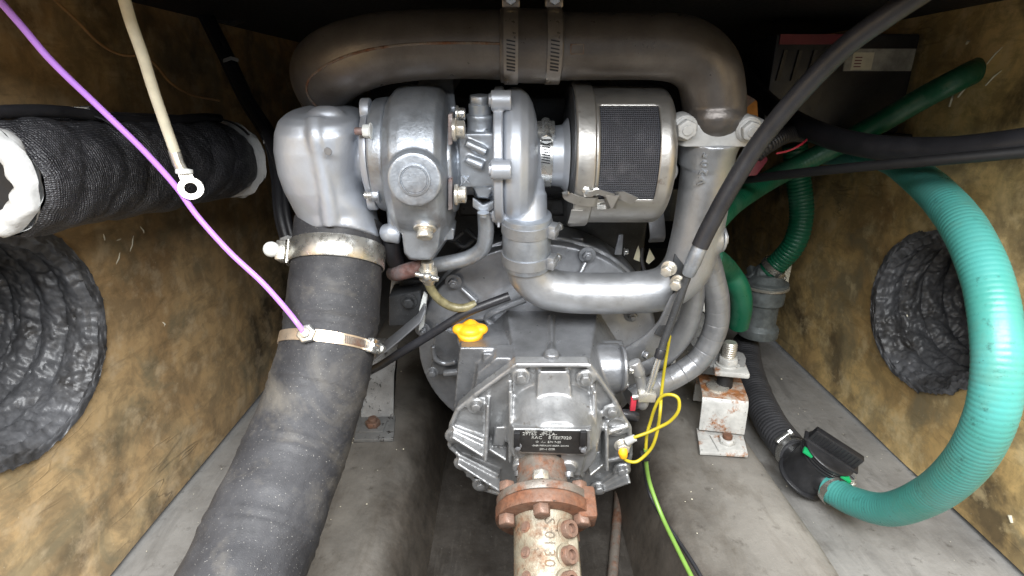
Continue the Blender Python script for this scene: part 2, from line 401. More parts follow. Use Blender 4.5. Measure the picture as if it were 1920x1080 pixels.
# side panels with a round duct opening
def side_panel(x, cy, cz, r, sgn, mt, name):
    y0, y1, z0, z1 = -.5, 2.3, .0075, DECK+.02; mb = MB(); N = 96; M = 26; rings = []
    for k in range(M+1):
        f = (k/M)**1.5; ring = []
        for j in range(N):
            a = 2*math.pi*j/N; c, s = math.cos(a), math.sin(a)
            t = min(((y1-cy)/c if c > 0 else (y0-cy)/c) if abs(c) > 1e-6 else 9, ((z1-cz)/s if s > 0 else (z0-cz)/s) if abs(s) > 1e-6 else 9)
            q = r*(1+.012*math.sin(3*a)+.008*math.sin(7*a+1))+(t-r)*f
            p = V((x, cy+c*q, cz+s*q)); fade = min(1, k/3)*(0 if k == M else 1)
            p.x += fade*(wob(p, 3, .008)+wob(p, 12, .0012)); ring.append(p)
        rings.append(ring)
    rings.insert(0, [p+V((sgn*.014, 0, 0)) for p in rings[0]])
    mb.loft(rings, caps=False); return structure(mb.build(name, mt, angle=60))
LH = (.545, .383, .129); RH = (.86, .292, .132)
SPL = side_panel(XL, LH[0], LH[1], LH[2]*1.05, -1, 'panel_left', 'side_panel')
SPR = side_panel(XR, RH[0], RH[1], RH[2]*1.05, 1, 'panel_right', 'side_panel')
for (u0, v0, u1, v1, r_) in ((1796, 182, 1842, 128, .0016), (1784, 170, 1796, 166, .0022), (1780, 200, 1788, 174, .0014), (1848, 160, 1878, 132, .0012), (1812, 82, 1818, 76, .0018), (1850, 120, 1880, 88, .0009)):
    MB().tube([atx(u0, v0, XR-.004), (atx(u0, v0, XR-.006)+atx(u1, v1, XR-.006))/2+V((0, 0, .002)), atx(u1, v1, XR-.003)], [r_, r_*1.2, r_*.4], 6).build('torn_fibre', 'cream', SPR)
for (u0, v0, u1, v1, r_) in ((1893, 966, 1897, 980, .0026), (1700, 590, 1702, 594, .001)):
    MB().tube([atx(u0, v0, XR-.004), atx(u1, v1, XR-.003)], [r_, r_*.7], 8).build('resin_lump', 'cream', SPR)
for (u0, v0, u1, v1) in ((190, 430, 196, 462), (250, 440, 240, 480), (225, 470, 215, 500), (305, 604, 308, 612), (215, 452, 228, 446), (262, 424, 270, 440)):
    MB().tube([atx(u0, v0, XL+.004), atx((u0+u1)/2+3, (v0+v1)/2, XL+.006), atx(u1, v1, XL+.003)], [.0007, .001, .0004], 6).build('torn_fibre', 'cream', SPL)
def duct(x, cy, cz, r, sgn, label, seed, lean):
    root = thing('ventilation_duct', label, 'duct', (x, cy, cz-r))
    mb = MB(); N = 230; rings = []; M = 150
    for k in range(M+1):
        s = -.022+.30*k/M
        ring = []
        for j in range(N):
            a = 2*math.pi*j/N
            ph = (s/.038 + a/(2*math.pi)) % 1.0
            rr = r*.985 - .009*math.sin(math.pi*ph)**.6 - max(0, s-.03)*.16
            if s < .006: rr = r*.98 + (.006-s)*.60
            e1 = V((math.cos(a)*2.2+seed+s*9, math.sin(a)*2.2, s*38+a*.0)); e2 = V((math.cos(a)*7+seed, math.sin(a)*7+2, s*45))
            e3 = V((math.cos(a)*13+seed+s*30, math.sin(a)*13, s*80)); n3 = 1-abs(noise.noise(e3))*2; q = (.5-abs(noise.noise(e1)))*.010+(.5-abs(noise.noise(e2)))*.006+max(0, n3)**3*.0035-.009
            rr += q
            xx = x+sgn*(s if s > 0 else -.0035-.10*max(0, -s)) - sgn*abs(q)*.5
            ring.append(V((xx, cy+math.cos(a)*rr+lean[0]*max(0, s), cz+math.sin(a)*rr+lean[1]*max(0, s))))
        rings.append(ring)
    mb.loft(rings, caps=False).build('sleeve', 'fabric_grey', root, angle=70)
    wv = []; 
    for k in range(6*48):
        a = 2*math.pi*k/48; s = .012+.038*k/48
        if s > .24: break
        rr = r*.965-max(0, s-.03)*.16; wv.append(V((x+sgn*s, cy+math.cos(-a)*rr+lean[0]*s, cz+math.sin(-a)*rr+lean[1]*s)))
    MB().tube(wv, .0022, 6).build('wire_coil', 'fabric_grey', root)
    e = .278; MB().lathe((x+sgn*e, cy+lean[0]*e, cz+lean[1]*e), (sgn, 0, 0), [(0, r*.8), (.002, r*.8)], 32).build('duct_end', 'black', root)
duct(XL, *LH, -1, 'crumpled grey fabric ventilation duct in the left side panel under the wrapped pipe', 3.1, (.25, .1))
duct(XR, *RH, 1, 'crumpled grey fabric ventilation duct in the right side panel behind the big green hose', 8.7, (.05, .15))
MB().box((.08, 2.31, .44), (.95, 0, 0), (0, .01, 0), (0, 0, .5)).build('front_bulkhead', 'black')['kind'] = 'structure'
MB().box((.08, 1.315, DECK+.045), (.95, 0, 0), (0, 1.005, 0), (0, 0, .03)).build('deck', 'black')['kind'] = 'structure'
# flakes of dirt on the floor and the beds
mb = MB()
for k in range(300):
    x = random.uniform(XL+.02, XR-.02); y = random.uniform(.2, 1.3)
    if .40 < x or x < -.40: z = .0035+wob((x, y, 0), 5, .004)
    elif .23 < x < .36 or -.29 < x < -.15: z = .1205+wob((.118, y, x), 7, .005)
    else: continue
    s = random.uniform(.0005, .0014)*(1.8 if random.random() < .05 else 1); a = random.uniform(0, 6.28); c = V((x, y, z))
    d1 = V((math.cos(a), math.sin(a), .1))*s; d2 = V((-math.sin(a), math.cos(a), .2))*s*random.uniform(.3, 1)
    mb.add([c-d1-d2, c+d1-d2*.6, c+d1*.7+d2, c-d1*.8+d2, c+V((0, 0, s*.8))], [(0, 1, 4), (1, 2, 4), (2, 3, 4), (3, 0, 4), (3, 2, 1, 0)])
o = mb.build('dirt_flakes', 'cream', angle=10); o['kind'] = 'stuff'; o['label'] = 'small pale flakes of dirt and paint scattered over the floor'

# ================================================================ small hardware
BM = {}
def orient(o, axis): o.rotation_mode = 'QUATERNION'; o.rotation_quaternion = V(axis).normalized().to_track_quat('Z', 'Y')
def hexmesh(af, h, wr, wh, dome, socket):
    key = (round(af, 5), round(h, 5), wr, wh, dome, socket)
    if key in BM: return BM[key].copy()
    mb = MB()
    if wr: mb.lathe((0, 0, 0), (0, 0, 1), [(0, wr), (wh*.8, wr), (wh, wr*.9)], 24)
    r = af/math.sqrt(3)
    if socket:
        mb.lathe((0, 0, wh), (0, 0, 1), [(0, af/2), (h*.88, af/2), (h, af*.46), (h, af*.27), (h*.45, af*.25)], 24, caps=True)
    else:
        mb.lathe((0, 0, wh), (0, 0, 1), [(0, r), (h*.9, r), (h, r*.88)], 6)
        if dome: mb.lathe((0, 0, wh+h), (0, 0, 1), [(0, r*.55), (dome, r*.5)], 16)
    BM[key] = mb.mesh('bolt', .0004 if not socket else 0, 1); return BM[key].copy()
HX = {}
def bolt(parent, pos, axis, af=.011, h=.006, mt='gearbox_cover', wr=.0085, wh=.0015, dome=0, socket=False, name='bolt', spin=None):
    k = (af, h, wr, wh, dome, socket, mt)
    if k not in HX:
        HX[k] = hexmesh(af, h, wr, wh, dome, socket); HX[k].materials.append(MT[mt])
    o = bpy.data.objects.new(name, HX[k]); col.objects.link(o); o.parent = parent; o.location = V(pos)-wl(parent); orient(o, axis)
    o.rotation_quaternion = o.rotation_quaternion @ V((0, 0, 1)).rotation_difference(V((0, 0, 1))) 
    sp_ = random.uniform(0, 1) if spin is None else spin
    o.rotation_quaternion = o.rotation_quaternion @ Matrix.Rotation(sp_, 3, 'Z').to_quaternion()
    return o
def arc(c, ax, x, r, a0, a1, n=24):
    ax = V(ax).normalized(); x = (V(x)-ax*V(x).dot(ax)).normalized(); y = ax.cross(x); c = V(c)
    return [c+x*(r*math.cos(a0+(a1-a0)*i/n))+y*(r*math.sin(a0+(a1-a0)*i/n)) for i in range(n+1)]
def clamp(c, ax, r, wd, toward, label, mt='clamp_steel', start=.30, flip=1, group=None, hs=1.0, slot_arc=.9):
    """worm-drive clamp: band, slotted stretch, screw housing, screw"""
    c = V(c); ax = V(ax).normalized(); x = V(toward); x = (x-ax*x.dot(ax)).normalized(); y = ax.cross(x)
    root = thing('hose_clamp', label, 'clamp', c - V((0, 0, r)), group)
    mb = MB(); t = .0012
    mb.lathe(c-ax*wd/2, ax, [(0, r), (0, r+t), (wd, r+t), (wd, r), (0, r)], 64, ref=x, caps=False); mb.build('band', mt, root)
    rr = r+t; s = MB()
    for k in range(9):
        a = flip*(start+slot_arc*k/9); d = x*math.cos(a)+y*math.sin(a); tg = (-x*math.sin(a)+y*math.cos(a))
        s.box(c+d*(rr+.0003), ax*wd*.30+tg*.0008, tg*r*.018, d*.0005)
    s.build('slots', 'black_metal', root)
    h = MB(); hc = c+x*(rr+.0045*hs)
    h.box(hc-x*.001*hs, ax*wd*.62, y*.0075*hs, x*.0045*hs); h.build('screw_housing', mt, root, .0012)
    q = MB(); q.cyl(hc+x*.001*hs-y*.010*hs, hc+x*.001*hs+y*.012*hs, .0042*hs, seg=16); scr = q.build('screw', mt, root, .0005)
    q = MB(); e = hc+x*.001*hs+y*.0135*hs*1; q.lathe(e-y*.003*hs, y, [(0, .0055*hs), (.004*hs, .0055*hs), (.0045*hs, .005*hs)], 6); q.build('screw_head', 'steel', scr)
    q = MB(); q.box(e+y*.0018*hs, ax*.0045*hs, x*.0007, y*.0003); q.build('screw_slot', 'black_metal', scr)
    return root
def text_mesh(body, size, depth_=.0008):
    cu = bpy.data.curves.new('t', 'FONT'); cu.body = body; cu.size = size; cu.extrude = depth_; cu.align_x = 'CENTER'; cu.align_y = 'CENTER'; cu.resolution_u = 2
    t = bpy.data.objects.new('t', cu); col.objects.link(t); dg = bpy.context.evaluated_depsgraph_get(); dg.update()
    me = bpy.data.meshes.new_from_object(t.evaluated_get(dg), depsgraph=dg); bpy.data.objects.remove(t); me.materials.clear(); return me
def text_on(body, size, mt, parent, pos, right, normal, depth_=.0008, name='lettering', wrapc=None):
    me = text_mesh(body, size, depth_); n = V(normal).normalized(); r = (V(right)-n*V(right).dot(n)).normalized(); u = n.cross(r)
    for v in me.vertices:
        c = v.co.copy(); q = V(pos)+r*c.x+u*c.y
        if wrapc:                                # wrap round a cylinder (centre, axis, radius)
            cc, ax, rad = wrapc; d = q-cc; d = d-ax*d.dot(ax); q = q + d.normalized()*(rad+c.z-d.length)
        else: q = q+n*c.z
        v.co = q-wl(parent)
    return link(name, me, mt, parent, wl(parent))

# ================================================================ ENGINE, BELL HOUSING
AX = OE + ER*0.004                                    # crank / shaft axis passes here
def W(r, a, u): return AX + ER*r + EA*a + EU*u
eng = thing('engine', 'dark diesel engine block with grey bell housing behind the gearbox', 'engine', W(0, .5, -.18))
mb = MB(); mb.box(W(0, .62, .10), ER*.17, EA*.27, EU*.17); mb.box(W(.0, .62, .30), ER*.13, EA*.26, EU*.07); mb.box(W(0, .60, -.10), ER*.12, EA*.25, EU*.08)
mb.build('block', 'dark_iron', eng, .012)
mb = MB(); mb.lathe(AX, EA, [(.255, .08), (.262, .135), (.270, .162), (.273, .176), (.274, .186), (.288, .188), (.290, .180), (.293, .180), (.295, .190), (.34, .190), (.37, .16)], 96)
mb.cast('bell_housing', 'grey_paint', eng, .0022, 2)
def on_bell(u, v, a=.268): return A(u, v, a)
for u, v in ((1101, 477), (850, 528), (793, 618), (830, 660), (1185, 590)):
    bolt(eng, on_bell(u, v, .266), -EA, .013, .007, 'grey_paint', .012, .002, .003)
for (u0, v0, u1, v1) in ((1098, 492, 1085, 520), (865, 540, 893, 566), (820, 628, 862, 650), (880, 598, 915, 597)):
    MB().tube([on_bell(u0, v0, .264), on_bell(u1, v1, .256)], [.003, .005], 12).build('rib', 'grey_paint', eng, .001)
mb = MB(); mb.tube(spline([A(925, 612, .25), A(912, 596, .25), A(935, 582, .25), A(985, 562, .255)], 8), .0045, 10); mb.build('rib', 'grey_paint', eng)
# lugs, tabs and plates that show between the bell and the filter
MB().prism([A(1160, 440, .29), A(1169, 440, .29), A(1166, 478, .29), A(1152, 478, .29)], EA*.004).build('tab', 'grey_paint', eng, .0008)
bolt(eng, A(1170, 472, .285), ER, .008, .005, 'steel', .006, .001)
MB().prism([A(1064, 446, .30), A(1094, 447, .30), A(1094, 458, .30), A(1064, 457, .30)], EA*.01).build('tab', 'grey_paint', eng, .0008)
for pts in ([(1188, 486), (1194, 468), (1197, 461), (1200, 472), (1200, 491)], [(1211, 491), (1218, 466), (1228, 485), (1217, 495)]):
    MB().prism([A(u, v, .31) for u, v in pts], EA*.0015).build('paper_tag', 'cream_tag', eng)
MB().tube(spline([A(1205, 465, .315), A(1203, 485, .31), A(1210, 515, .30)], 6), .003, 8).build('cable_stub', 'cable_black', eng)
# exhaust manifold underside behind the turbo and filter: heat shield of dark iron
mb = MB(); mb.tube([W(-.14, .33, .27), W(.16, .33, .27)], .035, 24); mb.box(W(.02, .36, .24), ER*.14, EA*.03, EU*.035); mb.cast('manifold', 'black_metal', eng, .003, 3)
MB().ribbon(spline([A(1222, 350, .26), A(1229, 400, .255), A(1233, 440, .26), A(1230, 452, .275)], 6), ER, .021, .004).build('bracket_arm', 'grey_paint', eng, .001)
MB().prism([A(1240, 355, .28), A(1275, 355, .28), A(1262, 415, .28), A(1243, 415, .28)], EA*.004).build('plate', 'dark_iron', eng, .001)
# left rear engine bracket with diagonal strap
mb = MB(); mb.prism([A(728, 556, .245), A(788, 545, .245), A(795, 610, .245), A(728, 612, .245)], EA*.05); mb.prism([A(752, 525, .27), A(800, 525, .27), A(800, 556, .27), A(740, 556, .27)], EA*.04)
mb.build('engine_bracket', 'dark_iron', eng, .003)
bolt(eng, A(767, 564, .244), -EA, .014, .008, 'dark_iron', .012, .002)
MB().ribbon([A(797, 575, .225), A(787, 596, .223), A(745, 632, .215), A(700, 668, .21)], EA+EU*.3, .022, .003).build('strap', 'grey_paint', eng, .001)
MB().prism([A(736, 505, .28), A(768, 512, .28), A(756, 546, .28), A(730, 558, .28)], EA*.003).build('plate', 'silver', eng, .0008)
MB().prism([A(793, 553, .238), A(800, 560, .238), A(795, 612, .238), A(785, 622, .238), A(786, 580, .238)], EA*.012).build('gasket_edge', 'white_cap', eng, .001)
for u, v in ((845, 450), (868, 462), (900, 450)):
    MB().tube(spline([A(u-25, v-20, .31), A(u, v, .30), A(u+22, v-14, .31)], 5), .004, 8).build('fuel_line', 'dark_iron', eng)

# ================================================================ GEARBOX
gb = thing('gearbox', 'dark grey marine gearbox with ribbed rear cover above the rusty shaft coupling', 'gearbox', A(1015, 915, .12))
body = MB()
def ringA(pts, a): return [A(u, v, a) for u, v in pts]
R1 = [(966, 676), (1106, 676), (1150, 760), (1150, 850), (1100, 905), (930, 905), (880, 850), (890, 765)]
R2 = [(950, 580), (1121, 580), (1165, 650), (1165, 750), (1110, 800), (900, 800), (862, 730), (866, 650)]
body.loft([ringA(R1, .118), ringA(R2, .262)])
body.loft([ringA([(862, 652), (952, 652), (952, 770), (850, 770)], .150), ringA([(866, 606), (952, 606), (952, 720), (866, 720)], .25)])
body.loft([ringA([(905, 662), (945, 662), (938, 740), (905, 740)], .142), ringA([(905, 655), (945, 655), (938, 720), (905, 720)], .17)])
body.tube([A(1033, 672, .118), A(1034, 645, .16), A(1034, 590, .24)], [.0048, .0036, .0036], 10)
body.lathe(A(1034, 668, .125), EU, [(-.02, .011), (.006, .010), (.008, .006)], 16)
body.cyl(A(1110, 660, .20), A(1168, 657, .20), .0165, .015, 24)
body.lathe(A(1158, 690, .165), ER, [(-.05, .034), (.0, .034), (.004, .030)], 32)
body.tube(spline([A(812, 648, .235), A(816, 672, .235), A(835, 682, .235), A(855, 678, .23)], 6), .004, 10)
body.prism(ringA([(815, 612), (868, 630), (868, 690), (822, 705), (808, 690)], .25), EA*.012)
body.prism(ringA([(895, 700), (930, 672), (965, 672), (965, 760), (880, 775)], .128), EA*.03)
body.tube([A(832, 700, .24), A(868, 697, .235)], .006, 10)
body.cast('housing', 'gearbox_grey', gb, .0019, 3)
bolt(gb, A(811, 697, .235), -EA, .011, .007, 'gearbox_grey', .009, .0015)
cov = MB()
CO = [(967, 684), (1104, 684), (1116, 700), (1153, 752), (1168, 782), (1180, 800), (1182, 850), (1176, 884), (1128, 918), (1095, 930), (950, 930), (905, 916), (866, 874), (858, 850), (843, 836), (846, 796), (858, 768), (890, 741), (960, 690)]
cov.prism(ringA(CO, .106), EA*.018)
for k_ in range(len(CO)):
    cov.tube([A(*CO[k_], .1005), A(*CO[(k_+1) % len(CO)], .1015)], .0034, 8)
def ledge(p0, p1, out, th=.004, back=.104):
    a, b = A(*p0, back), A(*p1, back); d = (b-a).normalized(); n = EA.cross(d)
    cov.loft([[a-n*th/2, a+n*th/2, a+n*th/2-EA*out*.55, a-n*th/2-EA*out*.55], [b-n*th/2, b+n*th/2, b+n*th/2-EA*out, b-n*th/2-EA*out]])
for L_ in (((850, 800), (914, 822), .036), ((860, 850), (938, 882), .036), ((1130, 905), (1174, 872), .03), ((1133, 786), (1131, 848), .034), ((1131, 850), (1100, 856), .034), ((915, 825), (950, 832), .03)): ledge(*L_)
hub = A(1036, 795, .10)
cov.lathe(hub, -EA, [(-.01, .064), (.004, .063), (.02, .058), (.040, .052), (.05, .049)], 48)
# name-plate block with chamfered lower corners, and the tapering tower above it
NP = [(961, 803), (1107, 806), (1108, 842), (1098, 853), (972, 849), (961, 838)]
cov.loft([ringA([(u, v) for u, v in NP], .038), ringA([(955, 790), (1114, 790), (1114, 850), (1104, 862), (966, 858), (955, 846)], .102)])
cov.loft([ringA([(1012, 684), (1064, 684), (1066, 705), (1010, 705)], .0935), ringA([(1014, 725), (1062, 725), (1066, 770), (1010, 770)], .090), ringA([(1010, 765), (1068, 765), (1072, 800), (1006, 800)], .082)])
cov.ball(A(1038, 800, .095), .056, (.85, .82, .72), 40)
for (u0, v0, u1, v1, pr) in ((1011, 690, 1005, 768, .030), (1063, 690, 1070, 768, .030), (957, 714, 957, 822, .044), (1111, 715, 1110, 800, .044), (916, 742, 913, 822, .042), (1134, 782, 1131, 845, .036)):
    a, b = A(u0, v0, .106), A(u1, v1, .106); h = (a+b)/2
    cov.loft([[a+ER*.0026, a-ER*.0026, a-ER*.002-EA*pr*.45, a+ER*.002-EA*pr*.45], [b+ER*.0026, b-ER*.0026, b-ER*.002-EA*pr, b+ER*.002-EA*pr]])
for (u0, v0, u1, v1) in ((850, 800, 912, 818), (858, 848, 935, 880), (1178, 795, 1135, 800), (1130, 905, 1176, 868), (1098, 870, 1170, 845)):
    a, b = A(u0, v0, .10), A(u1, v1, .10); cov.tube([a-EA*.003, b-EA*.010], [.003, .004], 8)
BOLTS = [(977, 704), (1097, 707), (893, 758), (1147, 769), (852, 815), (868, 866), (1165, 879), (902, 906), (1122, 913)]
for u, v in BOLTS: cov.lathe(A(u, v, .102), -EA, [(0, .013), (.004, .012), (.0055, .0105)], 24)
cov.lathe(A(1155, 798, .102), -EA, [(0, .017), (.004, .016)], 24)
# lower bearing retainer, cut-outs and screw towers
cov.loft([ringA([(972, 850), (1098, 852), (1088, 892), (985, 890)], .046), ringA([(965, 850), (1105, 852), (1095, 900), (975, 900)], .10)])
cov.cyl(A(977, 858, .060), A(974, 880, .042), .0085, .009); cov.cyl(A(1066, 858, .060), A(1066, 880, .042), .0095, .010)
cov.loft([ringA([(930, 800), (950, 800), (945, 835), (925, 835)], .085), ringA([(925, 800), (955, 800), (950, 835), (920, 835)], .102)])
cov.cast('rear_cover', 'gearbox_cover', gb, .0016, 3)
for u, v in BOLTS: bolt(gb, A(u, v, .0965), -EA, .0108, .007, 'gearbox_cover', .0078, .0013, 0)
MB().lathe(A(1155, 798, .0975), -EA, [(0, .0125), (.002, .0125), (.002, .0105), (.001, .0105), (.001, .0)], 24, caps=False).build('plug', 'gearbox_cover', gb)
bolt(gb, A(883, 882, .097), -EA, .0125, .006, 'gearbox_cover', .009, .0015)
for u, v in ((974, 884), (1066, 886)): bolt(gb, A(u, v, .040), -EA-EU*.6, .012, .006, 'gearbox_grey', .0, 0, 0, True)
# name plate
pl = MB(); pl.prism(ringA([(966, 806), (1101, 809), (1101, 842), (1093, 850), (978, 846), (966, 836)], .0375), -EA*.001); npo = pl.build('name_plate', 'plate_dark', gb, label='small black maker\'s plate with worn pale characters')
prt = (A(1101, 826, .036)-A(966, 824, .036)).normalized()
for s_, u, v, sz in (('MODEL      DATE', 1010, 809, .0040), ('29T65  -IM-LA-', 1012, 814, .0062), ('RAC    8 EEE7020', 1034, 821, .0062), ('O  -I..-  S/N 7-20', 1028, 829, .0042), ('-EAER METALERS CORP. OSAKA', 1032, 836, .0030), ('281-1 O2R', 1026, 842.5, .0040)):
    me = text_on(s_, sz, 'text_white', npo, A(u, v, .0362), prt, -EA, .00012)
for u, v in ((969, 822), (1093, 820)):
    MB().box(A(u, v+2, .034), ER*.0035, EU*.011, EA*.0022).build('label_clip', 'black', gb, .0006)
for u, v in ((971, 836), (1093, 840)): bolt(gb, A(u, v, .0365), -EA, .006, .004, 'grey_paint', .0045, .001)
# slots below the plate
for u0, u1, v0, v1 in ((993, 1007, 851, 855), (1038, 1052, 853, 857)):
    MB().prism(ringA([(u0, v0), (u1, v0), (u1, v1), (u0, v1)], .0445), -EA*.0006).build('slot', 'black', gb)
MB().prism(ringA([(996, 866), (1053, 867), (1045, 878), (1001, 876)], .0440), -EA*.0006).build('slot', 'black', gb)
# shift shaft end, stop and detent plate on the right flank
sh = MB(); sh.lathe(A(1163, 690, .150), ER, [(0, .030), (.004, .030), (.006, .024)], 32); sh.build('shift_plate', 'gearbox_grey', gb, .001)
for a in (.7, 2.6, 4.4): bolt(gb, A(1163, 690, .150)+ER*.006+(EA*math.cos(a)+EU*math.sin(a))*.023, ER, .008, .005, 'steel', .006, .001)
MB().tube([A(1150, 775, .12), A(1180, 778, .12), A(1196, 783, .12)], [.007, .007, .006], 14).build('sensor', 'black_metal', gb, .001)

# yellow filler cap
fc = thing('filler_cap', 'yellow plastic oil filler cap with lobed grip on the gearbox', 'cap', A(882, 640, .19))
fu = (EU - EA*.25).normalized(); c0 = A(882, 628, .19)
fx = (ER - fu*ER.dot(fu)).normalized(); fy = fu.cross(fx)
mb = MB(); mb.lathe(c0, fu, [(-.008, .0165), (.002, .0175), (.007, .0185), (.010, .0175), (.012, .013)], 32, ref=fx)
for a, rr, s_ in ((.15, .0140, .0096), (math.pi-.15, .0140, .0096), (math.pi/2, .0105, .0095)):
    p = c0+(fx*math.cos(a)+fy*math.sin(a))*rr+fu*.0090; mb.ball(p, s_, (1.1, 1.0, .8), 16)
mb.ball(c0+fu*.009, .015, (1.1, 1, .6)); mb.box(c0+fu*.013+fy*.004, fx*.003, fy*.010, fu*.004)
mb.cast('grip', 'yellow_cap', fc, .0009, 9)
MB().lathe(c0-fu*.016, fu, [(0, .019), (.008, .019), (.010, .017)], 24).build('neck', 'gearbox_grey', fc, .001)

# ================================================================ SHAFT COUPLING
cp_ = thing('shaft_coupling', 'worn cream and rust clamp coupling with socket screws at the bottom centre', 'coupling', W(0, -.1, -.06))
DN = math.radians(25); CA = V((0, math.cos(DN), math.sin(DN))); CU = V((0, -math.sin(DN), math.cos(DN))); CC = P(1019, 978, .600)
MB().lathe(CC+CA*.0, CA, [(-.001, .020), (0, .054), (.0135, .0545), (.015, .053), (.015, .02)], 72).build('flange', 'flange_rust', cp_, .0008)
MB().lathe(CC+CA*.0155, CA, [(0, .02), (0, .053), (.009, .0535), (.0105, .051), (.016, .034), (.03, .030), (.075, .030)], 72).build('gearbox_flange', 'flange_dark', cp_, .0008)
mb = MB(); q = CC+ER*.0; mb.box(q+ER*.047+CA*.012+CU*.012, ER*.011, CA*.018, CU*.016); mb.build('flange_lug', 'flange_rust', cp_, .004)
mb = MB(); rr = .0335
mb.lathe(CC, -CA, [(0, .036), (.004, .0355), (.008, rr), (.075, rr), (.076, rr-.0006), (.077, rr), (.30, rr)], 64); mb.build('sleeve', 'coupling_paint', cp_)
mb = MB(); mb.box(CC-CA*.16+ER*.027+CU*.006, ER*.0085, CA*.14, CU*.018); mb.build('clamp_ridge', 'coupling_paint', cp_, .006)
def on_sl(u, v):                                  # pixel onto the sleeve
    r = ray(u, v); o = CAM-CC; d = r-CA*r.dot(CA); e = o-CA*o.dot(CA); a_ = d.dot(d); b_ = 2*d.dot(e); c_ = e.dot(e)-rr*rr; D = b_*b_-4*a_*c_
    t = (-b_-math.sqrt(max(D, 0)))/(2*a_); p = CAM+r*t; n = p-CC; n = (n-CA*n.dot(CA)).normalized(); return p, n
for u, v in ((1070, 993), (1073, 1042), (1078, 1090)):
    p, n = on_sl(min(u, 1058), v); ax2 = (CU*.75+ER*.55-CA*.12).normalized(); p = p+ER*.003
    MB().lathe(p-ax2*.012, ax2, [(0, .0125), (.0115, .012), (.012, .0115)], 32).build('screw_boss', 'coupling_paint', cp_)
    bolt(cp_, p-ax2*.001, ax2, .0185, .009, 'bolt_rust', 0, 0, 0, True)
for u, v in ((985, 988), (985, 1036), (986, 1082)):
    p, n = on_sl(u, v); MB().lathe(p-n*.001, n, [(0, .0062), (.0012, .006), (.0012, .0045), (.0022, .004), (.0022, 0)], 20, caps=False).build('dowel', 'bolt_rust', cp_)
for ch, v in zip('S.0130', (977, 991, 1003, 1018, 1037, 1056)):
    p, n = on_sl(1030, v); tw = -CA
    text_on(ch, .0165, 'coupling_mark', cp_, p, tw, n, .0005, wrapc=(CC, CA, rr))
for (du, sg) in ((.0, 0), (1.15, 1), (-1.15, 1), (2.3, 1)):
    d = CU*math.cos(du)+ER*math.sin(du); bp = CC+d*.0450-ER*.004*(1-sg)
    bolt(cp_, bp-CA*.001, -CA, .0165, .011, 'bolt_rust' if sg else 'bolt_rust', 0, 0)
    bolt(cp_, bp+CA*.026, CA, .0165, .011, 'zinc' if not sg else 'bolt_rust', 0, 0)
mb = MB(); mb.tube([atz(1162, 885, .010), atz(1158, 960, .010), atz(1150, 1060, .010), atz(1143, 1150, .010)], .0075, 12)
tag(mb.build('drain_pipe', 'flange_dark'), 'thin rusty pipe running along the channel right of the shaft coupling', 'pipe')

# ================================================================ TURBOCHARGER (axis across the boat)
AT = .235
def T(u, v, a=AT): return A(u, v, a)
def xlathe(mb, c, prof_px, seg=56):                   # profile in (pixel x, radius) about an axis parallel to X through c
    mb.lathe(c, ER, [(T(u, 300).x-c.x, r) for u, r in prof_px], seg)
tc = thing('turbocharger', 'silver painted turbocharger with round turbine and compressor housings', 'turbocharger', T(800, 490))
tb = MB(); ct = T(793, 308)
xlathe(tb, ct, [(733, .048), (737, .068), (744, .080), (758, .089), (775, .0915), (815, .0915), (833, .088), (843, .080), (849, .066), (852, .05)], 72)
# inlet neck above, foot below
tb.loft([ringA([(770, 200), (855, 200), (860, 240), (765, 240)], .235), ringA([(785, 150), (850, 150), (850, 180), (785, 180)], .27), ringA([(790, 110), (850, 110), (850, 140), (790, 140)], .32)])
tb.loft([ringA([(750, 402), (828, 418), (820, 468), (808, 487), (770, 486), (758, 474)], .166), ringA([(748, 390), (850, 400), (846, 440), (812, 490), (768, 488), (758, 476)], .250)])
tb.prism(ringA([(826, 425), (852, 430), (850, 450), (832, 452)], .20), EA*.03)
bn = (ray(777, 337)*-1 - ER*.1 - EU*.16).normalized(); bc = T(777, 337, .132)
tb.lathe(bc-bn*.05, bn, [(0, .034), (.035, .0295), (.0495, .0285), (.051, .0275)], 40)
tb.cyl(T(797, 405, .165), T(797, 428, .160), .013, .0125)
tb.cast('turbine_housing', 'silver_cast', tc, .0017, 4)
MB().lathe(bc+bn*.0012, bn, [(-.001, .0172), (.0012, .0168), (.0014, .0150), (-.0002, .0143), (-.0002, .0135), (.0008, .0128), (.0008, 0)], 40, caps=False).build('plug', 'silver_cast', tc)
bolt(tc, T(797, 427, .152), (-EU*.7-EA*.7), .0165, .010, 'zinc', .013, .003)
# outlet flange ring
fl = MB(); cf = T(725, 292); xlathe(fl, cf, [(713, .064), (716, .066), (737, .068), (742, .066)], 56); fl.build('outlet_ring', 'silver_cast', tc, .0015)
fl = MB(); cf = T(705, 290); xlathe(fl, cf, [(698, .058), (711, .0605)], 48)
for a in (math.radians(75), math.radians(-50), math.radians(195)):
    q = cf+(EU*math.sin(a)-EA*math.cos(a))*.056; fl.lathe(q-ER*.006, ER, [(0, .014), (.0105, .014)], 20)
fl.build('outlet_flange', 'silver_smooth', tc, .0015)
for u, v in ((697, 246), (713, 366)):
    bolt(tc, T(u, v, .178), -ER, .0125, .008, 'white_cap' if v == 246 else 'silver_cast', .009, .0015)
    MB().cyl(T(u, v, .178)-ER*.009, T(u, v, .178)-ER*.018, .0042, seg=14).build('stud', 'copper_end' if v < 300 else 'steel', tc)
